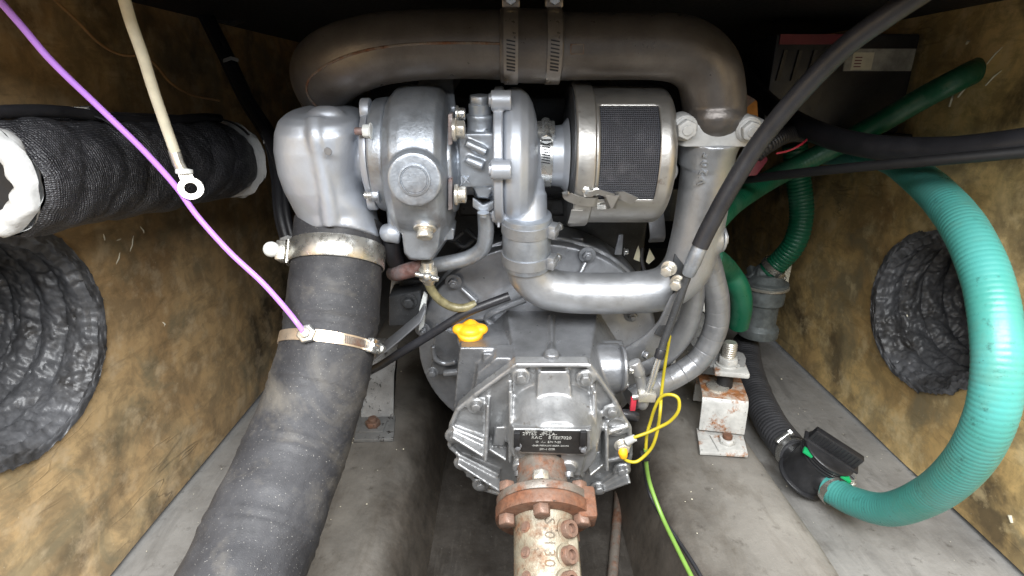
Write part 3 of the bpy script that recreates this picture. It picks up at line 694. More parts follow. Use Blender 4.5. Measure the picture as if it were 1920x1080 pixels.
# bearing housing
bh = MB(); cb = T(890, 303)
xlathe(bh, cb, [(846, .062), (856, .060), (862, .046), (875, .040), (905, .040), (918, .050), (932, .058)], 48)
bh.cyl(T(900, 300, .20), T(900, 214, .205), .0150, .0142); bh.cyl(T(900, 222, .205), T(900, 214, .205), .0155, .0155)
bh.loft([ringA([(860, 250), (925, 250), (932, 348), (864, 352)], .180), ringA([(858, 250), (930, 250), (935, 350), (860, 355)], .23)])
bh.loft([ringA([(888, 352), (922, 355), (916, 372), (896, 370)], .182), ringA([(885, 345), (928, 345), (922, 372), (890, 372)], .225)])
for (u0, v0, u1, v1) in ((874, 268, 912, 286), (874, 298, 906, 312)): bh.tube([T(u0, v0, .177), T(u1, v1, .174)], [.0045, .0055], 12)
bh.tube([T(915, 245, .186), T(913, 300, .182)], .0035, 10)
bh.cast('bearing_housing', 'silver_cast', tc, .0015, 4)
text_on('JX', .011, 'silver_smooth', tc, T(872, 338, .1785), ER+EU*.04, -EA, .0012)
MB().lathe(T(900, 214, .205), EU, [(0, .0115), (.001, .0125), (.011, .0125), (.012, .010)], 32).build('union_collar', 'silver_cast', tc)
bolt(tc, T(900, 196, .205), EU, .021, .010, 'silver_cast', 0, 0)
for u, v in ((849, 243), (853, 365)):
    bolt(tc, T(u, v, .168), ER, .0165, .009, 'zinc', .012, .004)
    MB().prism(ringA([(840, v-28), (848, v-30), (848, v+28), (840, v+30)], .165), EA*.010).build('lock_plate', 'copper_end', tc, .001)
bolt(tc, T(855, 214, .185), ER, .012, .007, 'steel', .009, .003)
# compressor
cm = MB(); cc_ = T(960, 296)
xlathe(cm, cc_, [(945, .074), (950, .078), (960, .081), (974, .0805), (988, .074), (997, .064), (1003, .051), (1006, .041), (1014, .036), (1020, .036)], 72)
cm.tube(spline([T(986, 330, .215), T(988, 360, .208), T(989, 395, .200), T(989, 420, .194)], 6), [.022]*7+[.0240]*12, 28)
cm.cast('compressor_housing', 'silver_smooth', tc, .0016, 4)
bp = MB(); xlathe(bp, cc_, [(928, .070), (929, .0815), (944, .0825), (945, .080)], 72); 
for v in (188, 318, 400):
    q = T(938, v, .190 if v != 318 else .150)
    bp.cyl(q-ER*.010, q+ER*.012, .0105, seg=20)
bp.cast('back_plate', 'silver_smooth', tc, .0014, 2)
for v in (188, 318, 400):
    bolt(tc, T(930, v, .190 if v != 318 else .150), -ER, .0125, .008, 'silver_smooth', .0, 0)
    MB().prism([T(933, v-2, .183), T(937, v-2, .183), T(937, v+26, .183), T(933, v+26, .183)], EA*.008).build('locking_tab', 'silver_smooth', tc)
# oil drain pipe and flange
od = thing('oil_drain_pipe', 'grey bent oil drain pipe under the turbocharger with rusty left end', 'pipe', T(760, 515))
MB().loft([ringA([(886, 370), (906, 385), (926, 376), (926, 392), (906, 402), (886, 388)], .178), ringA([(886, 370), (906, 378), (926, 372), (926, 388), (906, 394), (886, 386)], .215)]).build('flange', 'silver_cast', od, .0015)
bolt(od, T(906, 398, .172), -EU, .009, .005, 'silver_cast', .007, .001)
pp = spline([T(910, 395, .190), T(911, 440, .195), T(904, 466, .200), T(880, 483, .205), T(840, 493, .210), T(795, 500, .215)], 8)
MB().tube(pp, .0098, 18).build('tube', 'silver_cast', od)
MB().tube(spline([T(795, 500, .215), T(770, 506, .218), T(748, 512, .225), T(738, 512, .24)], 6), .0105, 18).build('hose_end', 'copper_end', od)
# coolant drain cock with T handle and olive tube
dk = thing('drain_cock', 'small zinc drain cock with T handle under the turbine housing', 'valve', T(800, 530, .19))
MB().lathe(T(801, 490, .19), -EU, [(0, .008), (.010, .008), (.010, .0115), (.024, .012), (.027, .009), (.032, .007)], 24).build('valve_body', 'zinc', dk, .0008)
MB().tube([T(779, 514, .178), T(801, 518, .176), T(822, 524, .178)], [.0036, .0034, .0036], 12).build('handle', 'steel', dk, .0008)
MB().ball(T(801, 519, .175), .006).build('handle_hub', 'steel', dk)
mb = MB(); mb.tube(spline([T(802, 528, .188), T(812, 548, .19), T(828, 565, .192), T(850, 576, .194), T(872, 577, .195), T(892, 570, .20)], 8), .0058, 14)
tag(mb.build('drain_tube', 'olive_tube'), 'mottled olive tube hanging from the drain cock in a short curve', 'tube')
mb = MB(); mb.tube(spline([A(955, 555, .205), A(910, 572, .198), A(868, 590, .195), A(800, 632, .195), A(745, 665, .20), A(712, 686, .225), A(672, 706, .26), A(630, 722, .29)], 8), .0060, 14)
tag(mb.build('black_hose', 'cable_black'), 'thin black rubber hose crossing diagonally above the yellow filler cap', 'hose')
# small union left of the turbine foot
un = thing('water_union', 'silver banjo union with black hose left of the turbine foot', 'fitting', T(735, 470, .22))
MB().tube([T(722, 437, .205), T(735, 436, .20), T(752, 440, .20)], [.011, .0125, .012], 20).build('union_body', 'silver_smooth', un, .002)
MB().lathe(T(742, 425, .205), EU, [(-.004, .010), (.012, .009), (.030, .009)], 18).build('riser', 'silver_cast', un)
MB().tube(spline([T(735, 445, .21), T(735, 470, .22), T(742, 490, .235)], 5), .0115, 16).build('hose', 'cable_black', un)

# ================================================================ EXHAUST ELBOW AND HOSE
el = thing('exhaust_elbow', 'smooth silver exhaust elbow between turbocharger and big black hose', 'exhaust elbow', P(637, 445, .68))
def sup(c, ex, ey, rx, ry, n, N=48):
    out = []
    for j in range(N):
        a = 2*math.pi*j/N; ca, sa = math.cos(a), math.sin(a)
        out.append(c+ex*(rx*math.copysign(abs(ca)**(2/n), ca))+ey*(ry*math.copysign(abs(sa)**(2/n), sa)))
    return out
eb = MB(); rings = []
HP = [P(637, 440, .68), P(617, 640, .65), P(571, 800, .61), P(490, 1000, .53), P(425, 1160, .47)]
hd = (HP[0]-HP[1]).normalized(); he = hd.cross(ER).normalized()
for (x0, x1, v, a, hy, n) in ((560, 645, 204, .232, .030, 2.4), (543, 664, 209, .232, .044, 2.5), (532, 678, 219, .230, .050, 2.7), (527, 683, 238, .228, .054, 2.9), (527, 680, 270, .226, .056, 3.0), (534, 677, 310, .224, .056, 2.9), (545, 684, 350, .222, .056, 2.6), (558, 702, 392, .218, .055, 2.3), (570, 711, 425, .214, .0545, 2.1), (577, 715, 450, .206, .0535, 2.0)):
    p0, p1 = A(x0, v, a), A(x1, v, a); k = max(0, min(1, (v-330)/110)); ey = (EA*(1-k)+(-he if he.dot(EA) < 0 else he)*k).normalized()
    rings.append(sup((p0+p1)/2, ER, ey, (p1-p0).length/2, hy, n))
eb.loft(rings)
eb.ball(A(612, 214, .21), .016, (1.3, 1, .6))
xlathe(eb, T(690, 292), [(640, .038), (672, .036), (690, .035), (699, .038), (703, .048)], 40)
r0 = [A(584, 232, .178), A(588, 260, .172), A(596, 300, .171), A(606, 350, .168), A(612, 390, .164), A(614, 430, .157)]
eb.tube(spline([p+EA*q_ for p, q_ in zip(r0, (.016, .010, .0085, .0085, .0105, .017))], 5), .0118, 16)
eb.cast('elbow_body', 'silver_smooth', el, .0019, 7)
MB().lathe(A(615, 284, .1615), -EA, [(0, .0045), (.0008, .004)], 16).build('weld_spot', 'grey_paint', el)
hs = thing('exhaust_hose', 'large black rubber exhaust hose running from the silver elbow down to the left foreground', 'hose', HP[-1]-V((0, 0, .06)))
hp = resample(spline([HP[0]+hd*.012]+HP, 30), .0035); mb = MB(); rad = []
tot = len(hp)
for i, p in enumerate(hp):
    s_ = i*.0035; q = .0555
    ph = (s_ % .083)/.083
    q += .0016*math.exp(-((ph-.5)/.05)**2)+.0013*math.exp(-((ph-.64)/.04)**2)+.0004*math.sin(s_*75)+.0003*math.sin(s_*163+1)
    if i < 1: q = .053
    rad.append(q)
mb.tube(hp, rad, 72); ho = mb.build('rubber_hose', 'hose_rubber', hs, angle=60)
def hose_at(k): t = hp[k+1]-hp[k-1]; return hp[k], t.normalized()
def near_v(v): 
    def pv(p): q = p-CAM; return 540-F_PX*(q.y*sp+q.z*cp)/depth(p)
    return min(range(2, tot-2), key=lambda i: abs(pv(hp[i])-v))
# wide T-bolt clamp
k = near_v(482); c, t = hose_at(k)
wc = thing('hose_clamp', 'wide stainless band clamp at the top of the big black exhaust hose', 'clamp', c-V((0, 0, .06)))
MB().lathe(c-t*.0135, t, [(0, .0565), (0, .0578), (.001, .0584), (.026, .0584), (.027, .0578), (.027, .0565), (0, .0565)], 80, caps=False).build('band', 'clamp_steel', wc)
lx = (-ER - t*(-ER).dot(t)).normalized(); ly = t.cross(lx)
if ly.dot(EA) > 0: ly = -ly
bx = c+lx*.057+ly*.020
MB().box(bx+lx*.004, t*.0125, ly*.010, lx*.006).build('bolt_bracket', 'clamp_steel', wc, .002)
MB().cyl(bx+lx*.010-ly*.018, bx+lx*.010+ly*.006, .005, seg=14).build('bolt', 'steel', wc)
MB().ball(bx+lx*.014+ly*.010, .0095).build('bolt_cap', 'white_cap', wc)
MB().ribbon(arc(c, t, lx*.9+ly*.3, .0592, -.1, .25, 8), t, .029, .0012).build('band_loop', 'clamp_steel', wc)
# second, narrow clamp with the sensor nut
k2 = near_v(646); c2, t2 = hose_at(k2)
fr_ = (CAM-c2); fr_ = (fr_-t2*fr_.dot(t2)).normalized(); rt = t2.cross(fr_)
if rt.x < 0: rt = -rt
nc = thing('hose_clamp', 'narrow coppery worm clamp round the middle of the big black exhaust hose', 'clamp', c2-V((0, 0, .06)))
MB().lathe(c2-t2*.0065, t2, [(0, .0555), (0, .0572), (.013, .0572), (.013, .0555), (0, .0555)], 80, caps=False).build('band', 'clamp_warm', nc)
def dirc(a): return (fr_*math.cos(a)+rt*math.sin(a))
s = MB()
for i in range(13):
    a = .30+.48*i/12; d = dirc(a); tg = (rt*math.cos(a)-fr_*math.sin(a)); s.box(c2+d*.0574, t2*.0045+tg*.0008, tg*.0009, d*.0004)
s.build('slots', 'flange_dark', nc)
d = dirc(.95); tg = (rt*math.cos(.95)-fr_*math.sin(.95)); hc = c2+d*.0610
MB().box(hc, t2*.0085, tg*.008, d*.0042).build('screw_housing', 'steel', nc, .0015)
MB().cyl(hc-tg*.006, hc+tg*.016, .0052, seg=18).build('screw', 'steel', nc, .0008)
MB().lathe(hc+tg*.014, tg, [(0, .0068), (.006, .0068), (.0065, .006)], 6).build('screw_head', 'steel', nc)
d = dirc(-.42)
sn = thing('temperature_sensor', 'hexagonal steel sensor nut at the end of the purple wire on the hose clamp', 'sensor', c2+d*.056)
bolt(sn, c2+d*.0572, d, .019, .007, 'steel', 0, 0, 0, name='hex_nut', spin=.3)
SN = c2+d*.068
MB().lathe(c2+d*.064, d, [(0, .006), (.004, .0055), (.005, .003)], 18).build('sensor_tip', 'zinc', sn)

# ================================================================ AIR FILTER
af = thing('air_filter', 'round steel air filter drum with dark mesh window and latch', 'air filter', T(1150, 420))
cfl = T(1150, 293)
def fx_(u): return T(u, 293).x-cfl.x
RB = .0800
N = 120
def cylgrid(mb, xs, rs, keep):
    rings = [[cfl+ER*x+EU*(r*math.cos(2*math.pi*j/N))-EA*(r*math.sin(2*math.pi*j/N)) for j in range(N)] for x, r in zip(xs, rs)]
    o = len(mb.v)
    for r in rings: mb.v += r
    for i in range(len(rings)-1):
        for j in range(N):
            if keep((xs[i]+xs[i+1])/2, 2*math.pi*(j+.5)/N): mb.f.append((o+i*N+j, o+i*N+(j+1) % N, o+(i+1)*N+(j+1) % N, o+(i+1)*N+j))
x0, x1 = fx_(1092), fx_(1238)
WX0, WX1 = fx_(1106), fx_(1205); WA0, WA1 = math.radians(33), math.radians(112)
xs = [x0+(WX0-x0)*i/3 for i in range(4)]+[WX0+(WX1-WX0)*i/14 for i in range(1, 15)]+[WX1+(x1-.012-WX1)*i/3 for i in range(1, 4)]; rs = [RB]*len(xs)
for k in range(1, 9):
    a = math.pi/2*k/8; xs.append(x1-.012+.012*math.sin(a)); rs.append(RB-.012+.012*math.cos(a))
xs.append(x1); rs.append(.02)
mb = MB()
def keep(x, a):
    if not (WX0 < x < WX1 and WA0 < a < WA1): return True
    return False
cylgrid(mb, xs, rs, keep)
shell = mb.build('shell', 'brushed', af)
sd = shell.modifiers.new('thickness', 'SOLIDIFY'); sd.thickness = .0010; sd.offset = -1
mb = MB(); cylgrid(mb, [WX0-.004+(WX1-WX0+.008)*i/4 for i in range(5)], [RB-.0018]*5, lambda x, a: WA0-.1 < a < WA1+.1); mb.build('mesh_window', 'filter_mesh', shell)
mb = MB(); xlathe(mb, cfl, [(1066, .078), (1066, .0835), (1069, .0850), (1097, .0843), (1100, .0815)], 96); mb.build('rim', 'brushed', af, .0006)
MB().lathe(T(1064, 293), ER, [(0, .03), (0, .081), (.006, .081)], 64).build('end_plate', 'dark_iron', af)  # dark colour stands in for the shade on this end face
mb = MB(); xlathe(mb, cfl, [(1000, .035), (1030, .0352), (1052, .037), (1062, .045)], 48); mb.build('inlet_neck', 'silver_smooth', af, .0006)
# over-centre latch and loop strap
def onf(u, v, out=.0):          # pixel onto the drum
    r = ray(u, v); o = CAM-cfl; d = r-ER*r.dot(ER); e = o-ER*o.dot(ER); R = RB+out
    a_ = d.dot(d); b_ = 2*d.dot(e); c_ = e.dot(e)-R*R; D = b_*b_-4*a_*c_
    t = (-b_-math.sqrt(max(D, 0)))/(2*a_); return CAM+r*t
fv = (onf(1110, 360)-onf(1110, 390)).normalized()
lt = MB(); lt.ribbon(spline([onf(1060, 360, .0065), onf(1064, 367, .0075), onf(1076, 373, .0075), onf(1094, 378, .0065), onf(1112, 379, .005), onf(1119, 377, .002)], 6), fv, .0115, .0014); LT = lt.build('latch', 'brushed', af)
lt = MB(); lt.ribbon(spline([onf(1091, 356, .004), onf(1097, 364, .006), onf(1112, 362, .008), onf(1122, 360, .008), onf(1150, 368, .008)], 4), fv, .0065, .0014); lt.build('latch_lever', 'brushed', LT)
MB().ribbon([onf(1136, 379, .003), onf(1141, 378, .009), onf(1154, 378, .009), onf(1157, 378, .004)], fv, .0165, .0014).build('latch_hook', 'brushed', LT)
MB().ribbon([onf(1158, 368, .003), onf(1166, 366, .006), onf(1190, 377, .007)], fv, .0115, .0014).build('latch_tab', 'brushed', LT)
MB().ribbon([onf(1120, 388, .001), onf(1136, 388, .003)], fv, .006, .0012).build('latch_base', 'steel', LT)
for u, v in ((1099, 357), (1118, 359)): bolt(LT, onf(u, v, .004), (CAM-cfl), .008, .002, 'steel', .0045, .001)
MB().ribbon(spline([onf(1082, 394, .006), onf(1079, 406, .006), onf(1075, 418, .006)], 5), ER, .013, .0014).build('strap_end', 'brushed', af)
br = MB(); br.lathe(T(1243, 318, .215), -EA, [(0, .016), (.012, .015), (.013, .012)], 28); br.prism(ringA([(1232, 295), (1262, 276), (1268, 288), (1252, 312), (1240, 312)], .214), EA*.004); br.build('side_clip', 'silver', af, .001)
clamp(T(1020, 293), ER, .0362, .0165, (EU*.86-EA*.5), 'worm-drive hose clamp on the neck between turbocharger and air filter', 'steel', start=.35, hs=1.25, slot_arc=.7)

# ================================================================ CHARGE AIR PIPES
up = thing('charge_air_pipe', 'thick grey cast air pipe arching over the top of the engine', 'pipe', T(900, 130, .22))
top = [(1339, 232, .215), (1337, 180, .215), (1325, 130, .215), (1288, 98, .215), (1230, 88, .216), (1120, 88, .218), (1044, 88, .22)]
rr_ = [.0345, .0345, .0345, .034, .0335, .0335, .034]
pts, rad = spline([T(*q) for q in top], 10, rr_)
mb = MB(); mb.tube(pts, rad, 48); mb.ball(T(1339, 222, .205), .03, (1.1, 1, .8)); mb.cast('elbow_pipe', 'pipe_paint', up, .002, 5)
left = [(950, 86, .22), (880, 84, .22), (780, 86, .222), (700, 96, .226), (640, 116, .242), (612, 140, .27), (620, 175, .32), (640, 205, .37)]
rl_ = [.0345, .0345, .035, .0365, .039, .041, .040, .036]
pts, rad = spline([T(*q) for q in left], 12, rl_); mb = MB(); mb.tube(pts, rad, 48, flat=1.0); lb = mb.build('bend_pipe', 'pipe_paint', up, angle=60)
# casting seam along the front of the left pipe
sm = []; tan, fr = frames(pts)
for p, r, tg in zip(pts[:70], rad[:70], tan):
    d = (CAM-p); d = (d-tg*d.dot(tg)).normalized(); upd = (EU-tg*EU.dot(tg)).normalized(); q = (d*.97+upd*.05).normalized(); sm.append(p+q*(r+.0001))
MB().tube(sm, .0014, 6).build('casting_seam', 'flange_dark', up)
tp = T(1082, 92, .22); mb = MB(); fd = (CAM-tp).normalized(); q = onq = T(1082, 92, .1862)
for dx, dy, hx, hy in ((0, .0045, .0065, .0005), (0, -.0045, .0065, .0005), (.0065, 0, .0005, .005), (-.0065, 0, .0005, .005)):
    mb.box(q+ER*dx+EU*dy, ER*hx, EU*hy, EA*.0014)
mb.build('cast_mark', 'flange_dark', up)
sl = MB(); c1, c2_ = T(938, 87, .22), T(1052, 88, .22); sl.lathe(c1, (c2_-c1), [(0, .0350), (.0005, .0370), ((c2_-c1).length-.0005, .0370), ((c2_-c1).length, .0350)], 56)
tag(sl.build('rubber_sleeve', 'pipe_paint', None, .0006), 'flaking painted rubber sleeve joining the two halves of the top air pipe', 'hose sleeve')
for u, lab in ((958, 'left worm-drive clamp on the sleeve of the top air pipe'), (1036, 'right worm-drive clamp on the sleeve of the top air pipe')):
    clamp(T(u, 88, .22), ER, .0372, .0150, (EU*.95+EA*.1), lab, 'pipe_clamp', start=1.45, hs=1.1, slot_arc=.85)
# slots stretch facing the viewer
    cc = T(u, 88, .22); s = MB()
fg = MB(); base = T(1338, 263, .215)
fg.loft([[base+ER*x+EA*y for x, y in ((-.044, -.0315), (.050, -.0315), (.054, -.022), (.054, .022), (.044, .034), (-.044, .034), (-.052, .022), (-.052, -.018))]] + [[base+EU*.0245+ER*x+EA*y for x, y in ((-.043, -.0305), (.049, -.0305), (.052, -.020), (.052, .022), (.042, .032), (-.042, .032), (-.050, .022), (-.050, -.016))]])
fg.build('pipe_flange', 'grey_tape', up, .002, label='pale grey bolted flange under the pipe elbow')
for u, v in ((1284, 240), (1404, 243)):
    q = T(u, v, .1825); MB().lathe(q+EA*.02, -EA, [(0, .0140), (.021, .0140), (.022, .0122)], 24).build('flange_ear', 'grey_tape', up, .001); bolt(up, q-EA*.0015, -EA, .019, .008, 'grey_tape', .0125, .002, .0015)
lo = thing('charge_air_pipe', 'silver air pipe curving from the right riser under the compressor', 'pipe', T(1100, 585, .2))
rp = [(1330, 258, .215), (1325, 320, .215), (1314, 400, .214), (1302, 460, .212), (1284, 508, .208), (1245, 540, .204), (1180, 549, .202), (1080, 549, .200), (1025, 540, .199), (994, 515, .198), (987, 488, .197), (987, 470, .197)]
rr2 = [.031, .0305, .031, .0315, .031, .029, .0275, .0275, .0275, .0272, .0268, .0268]
pts, rad = spline([T(*q) for q in rp], 9, rr2); mb = MB(); mb.tube(pts, rad, 44)
mb.lathe(T(1330, 262, .215), EU, [(-.03, .031), (-.012, .033), (0, .036)], 40)
mb.tube([T(1305, 450, .205), T(1338, 449, .205), T(1350, 448, .205)], [.020, .019, .0175], 24)
mb.tube([T(1290, 520, .222), T(1302, 470, .222)], [.02, .03], 24)
mb.cast('riser_pipe', 'silver', lo, .0019, 4)
for ch, (u, v) in zip('V205', ((1316, 340), (1319, 324), (1322, 308), (1326, 292))):
    text_on(ch, .0145, 'silver', lo, T(u, v, .1838), EU+ER*.17, -EA+ER*.18, .0012)
bolt(lo, T(1350, 448, .205), ER, .016, .004, 'silver', .0165, .004)
ol = (CAM-T(1085, 540, .17)).normalized()
sv = MB(); a_, b_ = T(987, 498, .197), T(988, 402, .192); L = (b_-a_).length
sv.lathe(a_, (b_-a_), [(0, .0282), (.0005, .0300), (L-.0005, .0300), (L, .0275)], 48); tag(sv.build('rubber_sleeve', 'silver_cast', None, .0005), 'wrinkled silver rubber sleeve under the compressor outlet', 'hose sleeve')
for f, lab in ((.20, 'lower clamp on the silver sleeve below the compressor'), (.80, 'upper clamp on the silver sleeve below the compressor')):
    clamp(a_.lerp(b_, f), (b_-a_), .0302, .0135, (ER*.95-EA*.45), lab, 'silver', flip=1, hs=1.0, slot_arc=.3)

# ================================================================ THROTTLE / SHIFT CABLE, BRACKET, LEVER
cb_ = thing('control_cable', 'black sheathed control cable descending from the top right to the gearbox lever', 'cable', P(1215, 745, .68))
cpth = spline([P(1745, -25, .43), P(1660, 32, .455), P(1580, 92, .485), P(1490, 185, .525), P(1420, 272, .56), P(1368, 355, .585), P(1330, 425, .605), P(1312, 462, .615)], 8)
MB().tube(cpth, [.0096]*len(cpth), 20).build('sheath', 'cable_black', cb_)
MB().tube([P(1314, 458, .614), P(1300, 492, .625), P(1290, 515, .635)], [.0088, .0090, .0075], 20).build('ferrule', 'silver_cast', cb_, .001)
MB().tube([P(1291, 512, .634), P(1268, 575, .65), P(1245, 640, .665), P(1238, 662, .668)], [.0046]*4, 16).build('tube', 'dark_iron', cb_)
MB().tube([P(1240, 655, .667), P(1235, 672, .669)], .0062, 16).build('rubber_boot', 'cable_black', cb_, .001)
MB().tube([P(1236, 668, .669), P(1222, 715, .678), P(1214, 740, .682)], .0042, 14).build('rod', 'steel', cb_)
MB().box(P(1212, 742, .683), ER*.011, EU*.0065, EA*.006).build('clevis', 'zinc', cb_, .001)
bk = thing('cable_bracket', 'dark steel bracket carrying the control cable beside the silver riser', 'bracket', A(1180, 680, .15))
mb = MB(); mb.prism(ringA([(1266, 476), (1282, 497), (1296, 508), (1296, 525), (1290, 540), (1272, 600), (1245, 640), (1236, 634), (1258, 585), (1262, 545), (1256, 520), (1260, 500)], .164), EA*.004)
mb.build('upper_plate', 'dark_iron', bk, .0015)
mb = MB(); mb.prism(ringA([(1172, 655), (1212, 630), (1236, 604), (1258, 560), (1276, 540), (1282, 562), (1254, 640), (1228, 668), (1184, 690), (1172, 702)], .158), EA*.005); mb.build('lower_plate', 'gearbox_grey', bk, .0015)
MB().ribbon([A(1236, 630, .155), A(1255, 590, .165), A(1268, 560, .172)], ER, .014, .005).build('web', 'dark_iron', bk, .001)
for u, v in ((1255, 502), (1272, 528)): bolt(bk, A(u, v, .162), -EA-ER*.6, .0125, .012, 'zinc', .0095, .003)
lv = thing('shift_lever', 'cast grey gear shift lever at the right side of the gearbox', 'lever', A(1205, 760, .13))
mb = MB(); mb.tube(spline([A(1188, 678, .135), A(1198, 700, .132), A(1204, 725, .128), A(1206, 745, .125)], 6), [.0085]*7+[.007]*6+[.0065]*6, 16); mb.ball(A(1205, 750, .126), .012, (.7, .9, 1.2)); mb.tube([A(1180, 688, .135), A(1196, 682, .135)], .007, 14); mb.cast('arm', 'gearbox_cover', lv, .0012, 3)
bolt(lv, A(1207, 664, .15), ER-EA, .009, .006, 'gearbox_grey', .007, .001)
MB().cyl(A(1186, 745, .122), A(1203, 742, .122), .0042, seg=14).build('pin', 'steel', lv)
MB().box(A(1187, 757, .122), ER*.0035, EU*.010, EA*.003).build('red_marker', 'red', lv, .0008)

# ================================================================ GREY HOSES AT THE RIGHT OF THE ENGINE
def ribbed(name, pts, r, mt, label, cat, pitch=.0, amp=0.0, step=.002, seg=28, parent=None, power=1.0):
    pp = resample(spline(pts, 40), step); rad = []
    for i in range(len(pp)):
        ph = (i*step/pitch) % 1.0 if pitch else 0; rad.append(r*(1+.012*noise.noise(pp[i]*9))+amp*(.55+.7*abs(noise.noise(pp[i]*22+V((3, 1, 7)))))*(abs(math.sin(math.pi*ph))**power) if pitch else r)
    mb = MB(); mb.tube(pp, rad, seg); o = mb.build(name, mt, parent, angle=60)
    if not parent: tag(o, label, cat)
    return o, pp
simple('corrugated_grey', (.05, .05, .054), .5, 0, .25, 30, .2, 300, .4, (.3, .3, .3))
simple('grey_hose', (.27, .275, .285), .38, .6, .2, 30, .3, 300, .3, (.3, .3, .3))
gh, ghp = ribbed('coolant_hose', [A(1322, 476, .225), A(1335, 520, .235), A(1345, 570, .24), A(1340, 620, .24), A(1312, 672, .235), A(1265, 706, .225), A(1205, 735, .20), A(1182, 748, .19)], .0165, 'grey_hose', 'grey spiral-marked coolant hose bending round beside the white engine mount', 'hose', .0125, .0007, .001, power=.07)
for i in (30, 60, 85, 110): pass
gh2, _ = ribbed('coolant_hose', [A(1300, 505, .235), A(1298, 560, .24), A(1282, 620, .245), A(1245, 665, .25), A(1195, 690, .255)], .0165, 'grey_hose', 'smooth grey coolant hose behind the cable bracket', 'hose')
# right hand rusty arm and loop behind the hose
am = thing('support_bracket', 'rusty grey engine support arm behind the grey coolant hose', 'bracket', P(1330, 680, .86))
mb = MB(); mb.prism([P(1285, 570, .93), P(1330, 600, .93), P(1345, 655, .90), P(1400, 672, .88), P(1398, 690, .87), P(1330, 690, .88), P(1290, 640, .92)], V((0, .012, .004))); mb.build('arm_plate', 'mount_grey', am, .002)
MB().tube(spline([P(1262, 650, .84), P(1262, 680, .84), P(1280, 690, .84), P(1296, 665, .84)], 6), .005, 10).build('lifting_loop', 'mount_white', am)
MB().prism([P(1300, 575, .95), P(1312, 545, .95), P(1330, 590, .95)], V((0, .004, .001))).build('gusset', 'mount_white', am, .001)

# ================================================================ ENGINE MOUNTS
mo = thing('engine_mount', 'rust-stained white engine mount bracket on the right bed', 'engine mount', atz(1355, 850, .118))
zb = .120
fp = [atz(u, v, zb) for u, v in ((1305, 808), (1390, 810), (1402, 858), (1312, 853))]
MB().prism(fp, V((0, 0, .006))).build('foot_plate', 'mount_white', mo, .001)
pc = atz(1362, 832, zb+.006)
mw = MB(); mw.box(pc+V((0, 0, .0015)), V((.020, 0, 0)), V((0, .020, 0)), V((0, 0, .0015))); mw.build('square_washer', 'mount_white', mo, .0008)
bolt(mo, pc+V((0, 0, .003)), V((0, 0, 1)), .022, .008, 'mount_white', 0, 0, spin=.4)
MB().cyl(pc+V((0, 0, .008)), pc+V((0, 0, .017)), .0075, seg=18).build('stud_end', 'flange_rust', mo, .001)
# folded channel: front face, top face, back face
f0, f1 = atz(1310, 806, zb+.010), atz(1396, 816, zb+.010)
hgt = .061; bx_ = (f1-f0); fl_ = bx_.length; bx_.normalize(); by_ = V((-bx_.y, bx_.x, 0)); bz_ = V((0, 0, 1))
dp = .095; t_ = .005; prof = [(0, 0), (0.004, hgt-.012), (.008, hgt-.004), (.016, hgt), (dp-.014, hgt), (dp-.006, hgt-.004), (dp-.002, hgt-.012), (dp, 0)]
mb = MB(); outer = [f0+by_*y+bz_*z for y, z in prof]; inner = [f0+by_*(dp/2+(y-dp/2)*.9)+bz_*(z-t_ if z else 0) for y, z in prof]
ringp = outer+inner[::-1]; mb.loft([ringp, [p+bx_*fl_ for p in ringp]]); ch_ = mb.build('channel', 'mount_white', mo, .0012); ch_.data.materials.append(MT['mount_top'])
for pg in ch_.data.polygons: pg.material_index = 1 if pg.normal.z > .8 else 0
tc_ = f0+bx_*fl_*.55+by_*dp*.5+bz_*hgt
MB().lathe(tc_-by_*.01-bx_*.012, bz_, [(0, .018), (.003, .018), (.004, .016)], 28).build('lower_washer', 'zinc', mo)
MB().lathe(tc_, bz_, [(0, .013), (.034, .012)], 24).build('rubber_core', 'black', mo)
pz = tc_+bz_*.034
MB().box(pz+bx_*.004, bx_*.027, by_*.026, bz_*.005).build('top_plate', 'mount_white', mo, .003)
bolt(mo, pz+bz_*.005, bz_, .028, .012, 'mount_white', .019, .003, spin=.2)
SD = MB().lathe(pz+bz_*.018, bz_, [(0, .0105), (.026, .0105), (.028, .009)], 24).build('stud', 'zinc', mo)
for i in range(6): MB().lathe(pz+bz_*(.022+i*.0038), bz_, [(0, .0105), (.001, .0113), (.002, .0105)], 24, caps=False).build('thread', 'zinc', SD)
ml = thing('engine_mount', 'dark grey paint-chipped engine mount on the left bed beside the exhaust hose', 'engine mount', atz(700, 820, .118))
MB().prism([atz(u, v, zb) for u, v in ((672, 786), (742, 784), (738, 828), (664, 830))], V((0, 0, .006))).build('foot_plate', 'mount_grey', ml, .001)
pc = atz(700, 800, zb+.006); MB().box(pc+V((0, 0, .0015)), V((.020, 0, 0)), V((0, .018, 0)), V((0, 0, .0015))).build('square_washer', 'mount_grey', ml, .0008)
bolt(ml, pc+V((0, 0, .003)), V((0, 0, 1)), .022, .009, 'bolt_rust', 0, 0, spin=.1); MB().cyl(pc+V((0, 0, .010)), pc+V((0, 0, .018)), .007, seg=16).build('stud_end', 'bolt_rust', ml, .001)
q0, q1 = atz(672, 783, zb+.006), atz(738, 781, zb+.006)
tq = [CAM+ray(u, v)*.949 for u, v in ((748, 638), (700, 640))]
mb = MB(); mb.prism([q0+V((.004, 0, 0)), q1, (q1+tq[0])/2+V((0, -.016, .012)), tq[0], tq[1], (q0+tq[1])/2+V((0, -.016, .012))], V((.0, .006, .003))); mb.build('bracket_plate', 'mount_grey', ml, .0008)

